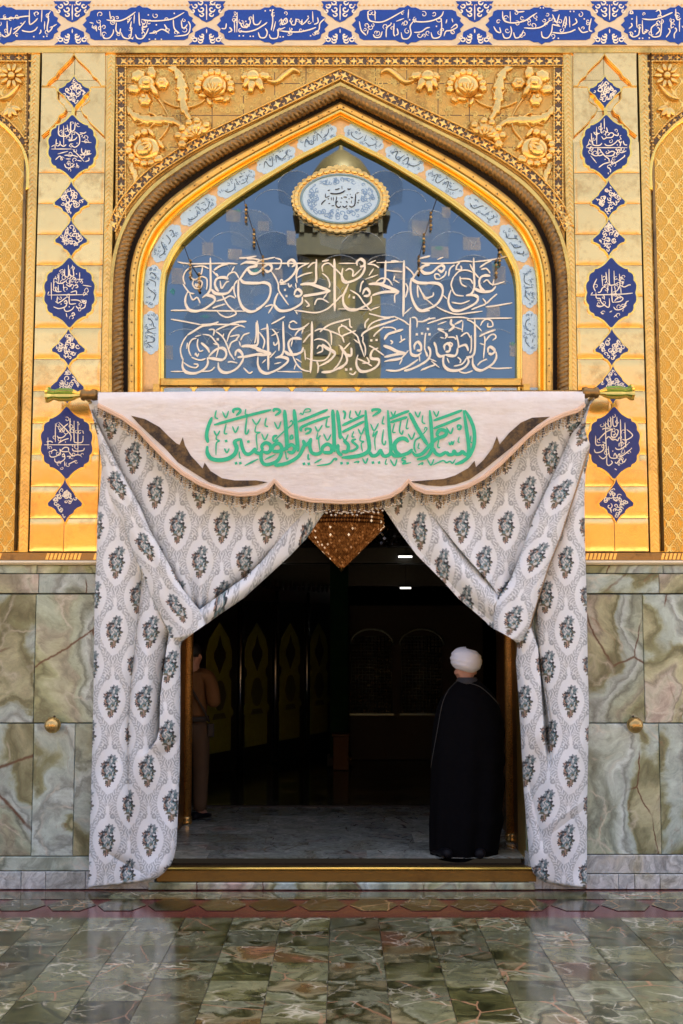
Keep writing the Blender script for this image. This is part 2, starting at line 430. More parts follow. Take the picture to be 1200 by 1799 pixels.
FRIEZE_TXT = {
1: ((140, 6), FS, "1.1*270,165 340,175 420,170 500,130 560,85;1.1*620,160 720,175 840,170 940,150 1050,90;595,90 600,200 610,220;550,110 545,200;230,320 250,350 300,345 335,300 340,260;415,290 440,340 500,350 520,280 510,240 520,180;560,310 580,350 630,350 670,300 690,250;370,190 365,270 400,300 410,250;205,190 215,330;.485,180 645,210;120,240 160,240 170,280;1020,170 1030,240 1060,240 1080,210;940,160 950,250 1000,300;860,230 880,260 850,210;700,300 760,290 830,260 900,300;1090,180 1110,230 1080,310 950,330;640,290 630,250 680,230;.770,215 690,115 950,100;300,80 310,160;480,200 520,140;.370,360 530,355 700,360 760,360 820,360;140,200 100,190"),
2: ((375, 6), FS, "1.1*260,275 330,285 420,265 500,220 540,190;1.1*670,275 760,285 860,285 960,265 1030,240;240,90 235,290;270,190 290,235 340,235 370,190 360,140;400,110 405,200 450,210 480,170;210,180 215,290;160,240 185,270 150,290;130,200 120,250 80,250;590,60 595,180 580,270;625,180 600,280;680,150 690,210 740,190 730,150 700,170;770,170 790,220;830,150 820,210 790,215;890,160 885,210 920,190 960,140;995,80 1000,190;1045,140 1050,190 1010,210;1120,150 1070,200 1060,260 1020,300;450,290 470,340 520,340 540,290 520,250;560,310 580,350 640,345 650,290 640,260;.325,180 520,75 570,70 600,65 780,155 950,130 260,325 300,325 370,330 400,330 670,335 700,335 975,325;650,270 720,240"),
3: ((612, 6), FS, "1.1*195,80 205,160 260,185 340,185 420,150 560,70;1.1*650,180 750,185 850,170 930,130 955,80;265,70 270,170;605,60 600,150;250,310 270,340 320,335 340,280;380,340 385,250 430,210;460,200 455,300 470,330;530,290 545,350 600,350 630,300 620,230 660,170;660,290 700,290 740,280 780,250 820,240;830,290 850,345 910,340 935,290 935,150;960,330 980,280 1030,270 1090,240 1080,210 1030,250;110,180 130,270 180,320;.190,205 430,200 550,195 590,190 615,165 650,165 885,230;490,250 500,300 480,320;1040,150 1050,190;990,160 980,200;200,260 190,310;480,180 560,150"),
4: ((848, 6), FS, "1.1*200,80 205,150 240,185 320,195 420,175 490,130 545,95;1.1*415,245 520,250 600,230 680,165;1.1*700,290 790,300 880,285 930,260;275,80 280,190;590,280 600,335 650,345 690,290 700,210;700,210 740,220 780,230;830,130 800,240;835,130 840,180 825,250;870,130 875,240;930,150 945,190 900,220;1090,150 1070,260 1100,280;960,240 1000,290 1060,280;200,300 220,345 270,340 290,280 280,230;310,290 330,345 380,330 410,270;170,240 180,290 140,280 110,230;.540,165 580,45 610,45 880,80 915,80 1020,155 925,265 710,350 760,350;700,110 740,190 770,110;330,60 350,85 420,80;700,75 760,70"),
5: ((1085, 6), .09583, "1.1*450,280 560,295 680,290 800,255 950,190 1010,165;350,230 350,440;455,310 460,520 490,550 530,500 570,500;230,520 260,600 320,610 390,560 405,400;610,560 650,610 730,610 790,560 810,300;620,560 620,450 700,380;760,450 770,500 700,570;950,470 960,520 890,620;1070,450 1080,500 1040,560 1040,640;1065,100 1075,250 1110,300 1160,270;985,280 980,470;1135,300 1135,520;.745,445 940,465 1060,455 325,510 265,285 400,640 460,640 580,630;250,130 230,180 280,180 260,130;250,360 265,410 210,460;700,150 760,120 790,180 770,240"),
0: ((0, 6), .09583, "1.1*0,285 150,280 300,260 430,240 540,230;540,110 540,350 570,380 650,320 690,270;130,320 140,540 180,560 210,440;30,570 80,610 150,590 200,540;250,480 320,440 360,420;240,560 330,480 470,320;400,490 450,510 560,520 640,490 690,430;745,480 750,520 720,560;770,110 760,340;820,330 815,480;930,140 880,220 890,300 865,440 880,520 930,490 960,430 910,440;960,430 1040,380;.630,180 700,180 310,600 620,610 800,610 860,600;370,370 400,360")}
for i, (a, b) in enumerate(CARTS):
    m = MB(); m.slab(cart_outline(a, b), -0.056, 0.006)
    c = part(m, 'blue_cartouche', M['blue'])
    s = MB()
    curls(s, (a + b) / 2, 43, (b - a) / 2 - 14, 21, 26, -0.0572, 40 + i, 0.8)
    if i in FRIEZE_TXT:
        org, sc, txt = FRIEZE_TXT[i]; pen(s, txt, org, sc, -0.0585, 2.5, 50, 0.42)
    part(s, 'lettering', M['cream_paint'], c)
for i, cx in enumerate([-110, 127, 363, 597.5, 834, 1071, 1308]):
    for top in (True, False):
        m = MB(); m.slab(rosette_outline(cx, top), -0.056, 0.006)
        c = part(m, 'blue_rosette', M['blue'])
        s = MB(); yy = 16 if top else 66
        o = rosette_outline(cx, top); yt = o[len(o) // 2][1]
        for sg in (-1, 1):
            for (dx, dy, r) in ((9, 0, 6), (20, -6, 5), (10, -12, 5), (8, 9, 4.5), (24, 3, 4)):
                y0 = yy + (dy if top else -dy * 0.45)
                pts = [(cx + sg * (dx + r * (1 - k / 9) * math.cos(k * .8)), y0 + r * (1 - k / 9) * math.sin(k * .8)) for k in range(8)]
                pen(s, ' '.join('%.1f,%.1f' % q for q in pts), (0, 0), 1, -0.0575, 1.7, 30, 0.7)
        pen(s, '%f,%f %f,%f' % (cx, yt - (4 if top else -4), cx, yy - 8), (0, 0), 1, -0.0575, 1.5, 20, .8)
        part(s, 'scroll_inlay', M['cream_paint'], c)

# chevron stone band under the frieze
m = MB(); m.box(-9, 9, -0.035, 0.155, wz(92.5, -0.035), wz(80.6, -0.035)); part(m, 'stone_band', M['strap'])
m = MB()
for k in range(-6, 240):
    x = k * 5.2
    if (k // 22) % 3 == 1 or (k // 9) % 4 == 3:
        for q in (0, 1):
            y0, y1 = (82, 86.5) if q == 0 else (86.5, 91)
            dx = 3.6 if q == 0 else -3.6
            m.slab([(x, y0), (x + 2.4, y0), (x + 2.4 + dx, y1), (x + dx, y1)] if q == 0 else [(x + 3.6, y0), (x + 6, y0), (x + 2.4, y1), (x, y1)], -0.038, 0.004)
part(m, 'chevron_relief', M['relief'])

def star(mb, x, y, r, ang, Y, mi=1):
    pts = []
    for k in range(8):
        q = r if k % 2 == 0 else r * 0.42
        a = ang + k * math.pi / 4
        pts.append((x + q * math.cos(a), y + q * math.sin(a)))
    c = W(x, y, Y - 0.006); vv = [W(px, py, Y) for px, py in pts] + [c]
    mb.add(vv, [(k, (k + 1) % 8, 8) for k in range(8)], mi)
def star_band(mb, path, wdt, Y, step=15.0):
    """dark inlaid band with gilded stars, path = centre line in photo pixels"""
    P = [path[0]]
    for a, b in zip(path, path[1:]):
        n = max(1, int(math.hypot(b[0] - a[0], b[1] - a[1]) / 6))
        P += [(a[0] + (b[0] - a[0]) * k / n, a[1] + (b[1] - a[1]) * k / n) for k in range(1, n + 1)]
    L, Rr = [], []; acc = 0; nxt = step / 2; parity = 0
    for i, (x, y) in enumerate(P):
        a, b = P[min(i + 1, len(P) - 1)], P[max(i - 1, 0)]
        dx, dy = a[0] - b[0], a[1] - b[1]; l = math.hypot(dx, dy); nx, ny = -dy / l, dx / l
        L.append((x + nx * wdt / 2, y + ny * wdt / 2)); Rr.append((x - nx * wdt / 2, y - ny * wdt / 2))
        if i: acc += math.hypot(x - P[i - 1][0], y - P[i - 1][1])
        if acc >= nxt:
            nxt += step / 2; ang = math.atan2(dy, dx)
            if parity % 2 == 0: star(mb, x, y, wdt * 0.44, ang + (0.0 if parity % 4 else math.pi / 4), Y - 0.003)
            else:
                for sg in (-1, 1):
                    star(mb, x + nx * wdt * .27 * sg, y + ny * wdt * .27 * sg, wdt * 0.22, ang + math.pi / 4, Y - 0.003)
            parity += 1
    n = len(P)
    mb.add([W(x, y, Y) for x, y in L] + [W(x, y, Y) for x, y in Rr], [(i, i + 1, n + i + 1, n + i) for i in range(n - 1)], 0)
    for E, sg in ((L, 1), (Rr, -1)):
        mb.tube([W(x, y, Y - 0.004) for x, y in E], 1.7 * U1, 6, 2)
        for i in range(0, n - 1):
            mb.dome(E[i][0] , E[i][1], 2.2, 1.6, 0, 2.2, Y - 0.006, 1, 5)

# arch curves (photo pixels), half from the sill up to the point, mirrored about AX
AX = 598.0
A_h = [(288, 690), (288, 600), (288.5, 520), (292, 485), (299, 463), (309, 444), (324, 425), (360, 393), (427, 343), (515, 288), (557, 266), (AX, 245)]
B_h = [(207, 690), (207, 600), (208, 530), (211, 475), (219, 435), (231, 404), (250, 372), (293, 328), (372, 275), (470, 224), (535, 192), (AX, 161)]
def resample(h, n=64):
    d = [0]
    for a, b in zip(h, h[1:]): d.append(d[-1] + math.hypot(b[0] - a[0], b[1] - a[1]))
    return h
A_s, B_s = spline(A_h, 7), spline(B_h, 7)
def curve(f):
    half = [((1 - f) * a[0] + f * b[0], (1 - f) * a[1] + f * b[1]) for a, b in zip(A_s, B_s)]
    half[-1] = (AX, half[-1][1])
    return half + [(2 * AX - x, y) for x, y in half[::-1][1:]]
def loft(mb, prof, mi=0, smooth=False):
    cs = [[W(x, y, Y) for x, y in curve(f)] for f, Y in prof]; n = len(cs[0])
    vv = [p for c in cs for p in c]
    mb.add(vv, [(i * n + k, i * n + k + 1, (i + 1) * n + k + 1, (i + 1) * n + k) for i in range(len(cs) - 1) for k in range(n - 1)], mi, smooth)
GY = 0.11
m = MB(); loft(m, [(0.0, GY + .03), (0.0, 0.055), (0.03, 0.045), (0.07, 0.045), (0.08, 0.05), (0.115, 0.05), (0.115, 0.075)]); part(m, 'window_frame', M['bright'])
m = MB(); loft(m, [(0.116, 0.060), (0.448, 0.060)]); part(m, 'tile_band', M['peach'])
m = MB(); loft(m, [(0.45, 0.08), (0.45, 0.035), (0.47, 0.02), (0.50, 0.012), (0.53, 0.02), (0.55, 0.03), (0.56, 0.015), (0.59, 0.0), (0.625, 0.0)]); part(m, 'arch_moulding', M['bright'])
m = MB(); loft(m, [(0.626, 0.004), (0.66, -0.012), (0.74, -0.016), (0.78, -0.012), (0.785, 0.03)])
for i, (x, y) in enumerate(curve(0.70)):
    if i % 2 == 0: m.dome(x, y, 1.6, 1.6, 0, 1.6, -0.014, 1, 6)
part(m, 'nailed_moulding', [M['strap'], M['dark']])
m = MB(); loft(m, [(0.786, 0.03), (0.86, 0.04), (0.93, 0.03)]); part(m, 'arch_recess', M['black'])
# twisted rope moulding
m = MB(); C = curve(1.0); cc = [W(x, y, -0.045) for x, y in C]
den = []
for a, b in zip(cc, cc[1:]):
    k = max(1, int((b - a).length / 0.007)); den += [a + (b - a) * (j / k) for j in range(k)]
den.append(cc[-1]); vv = []; N_ = 30; sl = 0.0
for i, c in enumerate(den):
    tt = (den[min(i + 1, len(den) - 1)] - den[max(i - 1, 0)]).normalized()
    u = Vector((0, -1, 0)); q = tt.cross(u); sl += 0.0 if i == 0 else (den[i] - den[i - 1]).length
    for k in range(N_):
        an = 2 * math.pi * k / N_
        ph = 1.5 * (an - sl * 54.0)
        r = 0.037 * (1 + 0.28 * abs(math.sin(ph)))
        vv.append(c + (u * math.cos(an) * 1.1 + q * math.sin(an)) * r)
m.add(vv, [(i * N_ + k, i * N_ + (k + 1) % N_, (i + 1) * N_ + (k + 1) % N_, (i + 1) * N_ + k) for i in range(len(den) - 1) for k in range(N_)], 0, True)
part(m, 'rope_moulding', M['dark'])
m = MB(); loft(m, [(1.10, 0.0), (1.10, -0.03), (1.13, -0.038), (1.20, -0.03), (1.22, 0.0)]); part(m, 'outer_moulding', M['strap'])
# spandrel field with its arched opening
m = MB()
hole = [(x, y) for x, y in curve(0.95)]
out = [(203, 690), (203, 94), (992, 94), (992, 690)]
poly = out + hole[::-1]
# triangulated as a strip from the hole outwards
n = len(hole); ring = []
for x, y in hole:
    t_ = 94 if y < 420 else y
    ring.append((x, 94) if y < 420 else ((203 if x < AX else 992), y))
mid = [i for i, (x, y) in enumerate(hole) if y < 420]
i0, i1 = mid[0], mid[-1]
tops = [(203 + (992 - 203) * (i - i0) / (i1 - i0), 94) for i in range(i0, i1 + 1)]
ring = [((203, hole[i][1]) if i < i0 else (992, hole[i][1]) if i > i1 else tops[i - i0]) for i in range(n)]
vv = [W(x, y, 0.0) for x, y in hole] + [W(x, y, 0.0) for x, y in ring]
m.add(vv, [(i, i + 1, n + i + 1, n + i) for i in range(n - 1)] )
part(m, 'spandrel_panel', M['field'])
SB = [M['inlay'], M['relief'], M['strap']]
m = MB(); star_band(m, [(205, 107), (990, 107)], 16, -0.012); star_band(m, [(213, 119), (213, 400)], 15, -0.0125); star_band(m, [(981, 119), (981, 400)], 15, -0.0125)
part(m, 'star_border', SB)
c = [p_ for p_ in curve(1.38)]
c = [p_ for p_ in c if p_[1] < 405]
m = MB(); star_band(m, c, 17, -0.016); part(m, 'star_border', SB)

# relief flowers (traced from the left spandrel, mirrored to the right)
def zq(x, y): return (180 + x / 5.4545, 90 + y / 5.4545)
def flower_parts(mir):
    def mx(x): return 2 * AX - x if mir else x
    sg = -1 if mir else 1
    out = []
    Yb = -0.004
    def D(mb, x, y, rx, ry, ang, h, tear=0.0, Y=Yb):
        px, py = zq(x, y); mb.dome(mx(px), py, rx / 5.1, ry / 5.1, R(ang) * sg, h * 1.3, Y, n=26, tear=tear, ribs=(6 if rx < 100 and ry < 100 and h < 10 else 0))
    def S(mb, pts, wid, h, serr=0):
        mb.sweep([(mx(zq(*q)[0]), zq(*q)[1]) for q in pts], wid, h, Yb, serr=serr)
    f = MB()
    for a in ((345, 245, 72, 62, 30), (475, 215, 46, 66, 8), (575, 315, 64, 62, 0), (305, 375, 66, 46, -10), (410, 475, 62, 66, 0)): D(f, *a, 7)
    D(f, 425, 325, 84, 80, 0, 11); D(f, 500, 395, 30, 76, 33, 13); D(f, 575, 310, 30, 28, 0, 9); D(f, 400, 450, 26, 26, 0, 9); D(f, 430, 320, 50, 46, 20, 14)
    out.append(f)
    f = MB()                                                       # round flower on the top
    for a in range(0, 200, 22): D(f, 1075 + 160 * math.cos(R(a - 10)), 350 - 140 * math.sin(R(a - 10)), 36, 40, a - 100, 7)
    D(f, 1075, 345, 118, 112, 0, 9); D(f, 1095, 325, 76, 70, 0, 12)
    for a in (-50, -25, 0, 25, 50): D(f, 1065 + 70 * math.sin(R(a)), 455 - 80 * math.cos(R(a)), 20, 62, -a, 15)
    for a in ((960, 440, 44, 18, -10), (1025, 495, 20, 46, 30), (1120, 470, 60, 22, 6), (1190, 480, 40, 22, 30)): D(f, *a, 7)
    out.append(f)
    f = MB()                                                       # tulip with a curling leaf
    for a in ((1390, 300, 32, 78, -28), (1432, 330, 40, 92, -8), (1500, 310, 40, 96, 25), (1555, 250, 66, 40, -15), (1370, 250, 34, 50, -50)): D(f, *a, 8)
    D(f, 1445, 255, 70, 62, 0, 11)
    S(f, [(1580, 290), (1660, 300), (1740, 235), (1820, 185), (1880, 205), (1895, 235)], lambda t_: 5.5 * math.sin(math.pi * min(1, t_ * .9 + .12)) + .6, 7)
    out.append(f)
    f = MB()                                                       # lower round flower
    for a in range(95, 330, 24): D(f, 420 + 165 * math.cos(R(a)), 935 - 150 * math.sin(R(a)), 36, 38, a, 7)
    D(f, 425, 945, 128, 118, 0, 8); D(f, 405, 960, 80, 74, 20, 12)
    for a in (-35, -5, 25, 55): D(f, 480 + 55 * math.cos(R(200 + a)), 900 - 60 * math.sin(R(200 + a)) , 58, 24, 20 + a, 14)
    for a in ((470, 790, 22, 56, 38), (565, 905, 22, 58, 35), (550, 1040, 42, 40, 0)): D(f, *a, 7)
    out.append(f)
    f = MB()                                                       # half flower against the arch
    for a, l in ((172, 190), (146, 175), (116, 175), (88, 178), (52, 170)):
        ca, sa = math.cos(R(a)), math.sin(R(a))
        D(f, 905 + l * .74 * ca, 850 - l * .74 * sa, 80, 50, a, 8); D(f, 905 + l * .92 * ca, 850 - l * .92 * sa, 40, 40, a, 11)
        D(f, 905 + l * .34 * ca, 850 - l * .34 * sa, 46, 18, a + 10, 11)
    D(f, 768, 905, 46, 46, 0, 9)
    out.append(f)
    lv = []
    f = MB(); S(f, [(850, 662), (800, 590), (770, 480), (765, 370), (745, 260), (700, 185), (635, 172)], lambda t_: 9.5 * math.sin(math.pi * (t_ * .93 + .04)) ** .7 + .8, 8, 4)
    S(f, [(760, 470), (800, 430), (835, 360)], lambda t_: 4.2 * (1 - t_) + .5, 6); S(f, [(755, 440), (720, 400), (680, 360)], lambda t_: 4.2 * (1 - t_) + .5, 6); S(f, [(768, 370), (790, 310), (796, 240)], lambda t_: 4.0 * (1 - t_) + .5, 6)
    lv.append(f)
    f = MB(); S(f, [(768, 730), (690, 680), (580, 665), (460, 665), (350, 645), (280, 600), (245, 540)], lambda t_: 9.0 * math.sin(math.pi * (t_ * .93 + .04)) ** .7 + .8, 8, 4)
    S(f, [(520, 670), (490, 710), (455, 745)], lambda t_: 4.2 * (1 - t_) + .5, 6); S(f, [(420, 665), (380, 700), (330, 715)], lambda t_: 4.2 * (1 - t_) + .5, 6); S(f, [(540, 650), (490, 610), (440, 595)], lambda t_: 4.0 * (1 - t_) + .5, 6)
    lv.append(f)
    f = MB(); S(f, [(290, 1075), (285, 1130), (315, 1190), (310, 1280)], lambda t_: 6.5 * math.sin(math.pi * (t_ * .9 + .05)) + .6, 6, 3); lv.append(f)
    st = MB()
    S(st, [(530, 455), (600, 560), (640, 660), (618, 760), (530, 868)], 2.4, 5); S(st, [(590, 485), (700, 535), (830, 542), (930, 510), (985, 470)], 2.4, 5)
    return out, lv, st
for mir in (False, True):
    fl, lv, st = flower_parts(mir)
    for f in fl: part(f, 'relief_flower', M['relief'])
    for f in lv: part(f, 'relief_leaf', M['relief'])
    part(st, 'relief_stem', M['relief'])

m = MB(); ya2 = [q_[1] for q_ in curve(1.5)[:len(A_s)]][::-1]; xa2 = [q_[0] for q_ in curve(1.5)[:len(A_s)]][::-1]
def in_field(x, y):
    if not (222 < x < 973 and 119 < y < 400): return False
    e = np.interp(y, ya2, xa2); return (x < e or x > 2 * AX - e) if y > ya2[0] else True
curls(m, 598, 260, 376, 142, 620, -0.0012, 9, 1.3, in_field)
for y in (146, 202, 258, 314): 
    e = float(np.interp(y, ya2, xa2)) if y > ya2[0] else AX
    for a_, b_ in ((222, e), (2 * AX - e, 973)): m.add([W(a_, y, -.0008), W(b_, y, -.0008), W(b_, y + 1.3, -.0008), W(a_, y + 1.3, -.0008)], [(0, 1, 2, 3)], 1)
for x in (262, 317, 372, 427, 482, 537, 659, 714, 769, 824, 879, 934):
    e = float(np.interp(x if x < AX else 2 * AX - x, xa2[::-1], ya2[::-1]))
    m.add([W(x, 119, -.0009), W(x + 1.3, 119, -.0009), W(x + 1.3, min(400, e), -.0009), W(x, min(400, e), -.0009)], [(0, 1, 2, 3)], 1)
part(m, 'chased_scrolls', [M['strap'], M['inlay']])
# glazing of the arch
m = MB(); gpts = [p_ for p_ in curve(0.0)]
fr = [W(x, y, GY) for x, y in gpts]; bk = [Vector((q.x, GY + .012, q.z)) for q in fr]
m.prism(fr, bk)
t = NT('mirror_glass'); p = t.pos
nb = t.bump(t.noise(p, 2.2, 2), 0.015, 0.02)
M['glass'] = t.done(t.mix(t.noise(p, 1.7, 3), (0.09, 0.125, 0.14), (0.16, 0.195, 0.21)), 0.012, 1.0, nb)
glass = part(m, 'window_glass', M['glass'])
m = MB(); zA, zB = wz(664, 0.03), wz(679, 0.03)
m.bevbox(wx(280, 670, .03), wx(918, 670, .03), 0.03, GY + .02, zB, zA, 0.012)
part(m, 'window_sill', M['strap'])
m = MB(); m.box(wx(240, 690, .06), wx(955, 690, .06), 0.06, 0.15, wz(705, .06), wz(679.5, .06)); part(m, 'tile_band', M['peach'])
for k in range(12):
    x = 283 + k * 57.5
    m = MB(); m.slab([(x + 3, 683), (x + 10, 681), (x + 47, 681), (x + 54, 683), (x + 55, 702), (x + 2, 702)], 0.055, 0.005)
    part(m, 'pale_blue_tile', M['sky_tile'])
    m = MB(); m.slab([(x - 7, 679), (x + 7, 679), (x + 2, 686), (x, 691), (x - 2, 686)], 0.050, 0.008); part(m, 'gilded_drop', M['bright'])

# pale blue tiles along the arch
Cm = curve(0.282); acc = [0]
for a, b in zip(Cm, Cm[1:]): acc.append(acc[-1] + math.hypot(b[0] - a[0], b[1] - a[1]))
def at_len(s_):
    for i in range(len(acc) - 1):
        if acc[i + 1] >= s_:
            f = (s_ - acc[i]) / max(1e-6, acc[i + 1] - acc[i]); a, b = Cm[i], Cm[i + 1]
            return a[0] + (b[0] - a[0]) * f, a[1] + (b[1] - a[1]) * f, math.atan2(b[1] - a[1], b[0] - a[0])
    return Cm[-1] + (0,)
half = acc[-1] / 2
TILE_TXT = ['-26,3 -18,-6 -16,4 -10,6 -4,-7;-2,5 4,-6 8,6;10,5 20,2 26,-5;.-14,-8 0,-9 14,-8', '-25,4 -14,7 -6,-4 -2,-7;0,6 8,5 12,-6;14,5 19,6 24,-2 20,-5;.-20,-7 4,-8', '-24,0 -20,6 -8,7 -2,-2;2,-7 3,6;6,6 16,7 25,0;10,-6 18,-4;.-12,-8 22,-8']
cents = [half - half * 0 - 46 - 81.5 * k for k in range(8)]
for s0 in cents + [2 * half - c_ for c_ in cents]:
    if s0 < 30 or s0 > 2 * half - 30: continue
    m = MB(); pts = []; hl, hw = 38.8, 13.6
    for u, v in ((-1, 0), (-.93, -.42), (-.86, -.5), (-.82, -.86), (-.66, -1), (-.3, -1), (.3, -1), (.66, -1), (.82, -.86), (.86, -.5), (.93, -.42), (1, 0)):
        pts.append((u, v))
    pts = pts + [(u, -v) for u, v in pts[::-1][1:-1]]
    q = []
    for u, v in pts:
        x, y, a = at_len(min(max(0.1, s0 + u * hl), 2 * half - .1)); q.append((x - math.sin(a) * v * hw, y + math.cos(a) * v * hw))
    m.slab(q, 0.054, 0.005); o = part(m, 'pale_blue_tile', M['sky_tile'])
    x, y, a = at_len(s0); fl_ = math.cos(a) > -0.1
    s = MB(); tx = TILE_TXT[int(s0) % 3]
    ca, sa = math.cos(a), math.sin(a)
    conv = []
    for st in tx.split(';'):
        d = '.' if st.startswith('.') else ''
        conv.append(d + ' '.join('%.2f,%.2f' % (x + ca * X_ - sa * Y_, y + sa * X_ + ca * Y_) for X_, Y_ in ((float(e.split(',')[0]), float(e.split(',')[1])) for e in st.lstrip('.').split())))
    pen(s, ';'.join(conv), (0, 0), 1, 0.0526, 1.7, 45 - math.degrees(a), .4)
    part(s, 'lettering', M['teal_ink'], o)
    s = MB(); g_t = random.Random(int(s0))
    for _ in range(22):
        u_, v_ = g_t.uniform(-33, 33), g_t.uniform(-10, 10)
        if abs(u_) > 29 and abs(v_) > 6: continue
        X0, Y0, r_, a0_ = x + ca * u_ - sa * v_, y + sa * u_ + ca * v_, g_t.uniform(1.6, 3.0), g_t.uniform(0, 6.3)
        pen(s, ' '.join('%.1f,%.1f' % (X0 + r_ * (1 - k / 9) * math.cos(a0_ + k * .8), Y0 + r_ * (1 - k / 9) * math.sin(a0_ + k * .8)) for k in range(7)), (0, 0), 1, 0.0534, .7, 30, .9)
    part(s, 'scroll_pattern', M['blue_scroll'], o)

# ------------------------------------------------------------------ pilasters
def medallion_outline(kind, cx, cy, hw, hh):
    if kind == 'oval':
        pts = []
        N = 64
        for k in range(N):
            a = -math.pi / 2 + 2 * math.pi * k / N
            c_, s_ = math.cos(a), math.sin(a)
            e = abs(s_)
            x = hw * math.copysign(abs(c_) ** 0.95, c_); y = hh * 0.80 * math.copysign(abs(s_) ** 0.85, s_)
            if e > 0.86: y = math.copysign(hh * (0.715 + 0.285 * ((e - 0.86) / 0.14) ** 1.6), s_); x *= (1 - 0.55 * (e - 0.86) / 0.14)
            elif e < 0.83:
                sc = 1 + 0.07 * abs(math.sin(a * 8)); x *= sc; y *= sc
            pts.append((cx + x, cy + y))
        return pts
    flip = 1 if kind == 'up' else -1
    # diamond: broad ogee with side horns; 'up' = horns below the middle
    h = [(0, -1.0), (0.10, -0.80), (0.30, -0.58), (0.52, -0.36), (0.60, -0.20), (0.80, -0.06), (1.0, 0.10), (0.96, 0.24), (0.74, 0.30), (0.55, 0.42), (0.48, 0.56), (0.26, 0.66), (0.10, 0.84), (0, 1.0)]
    h = [(x, y * flip) for x, y in h]
    if flip < 0: h = h[::-1]
    return [(cx + x * hw, cy + y * hh) for x, y in h] + [(cx - x * hw, cy + y * hh) for x, y in h[::-1][1:-1]]
MED_TXT = {}
MS = .07917
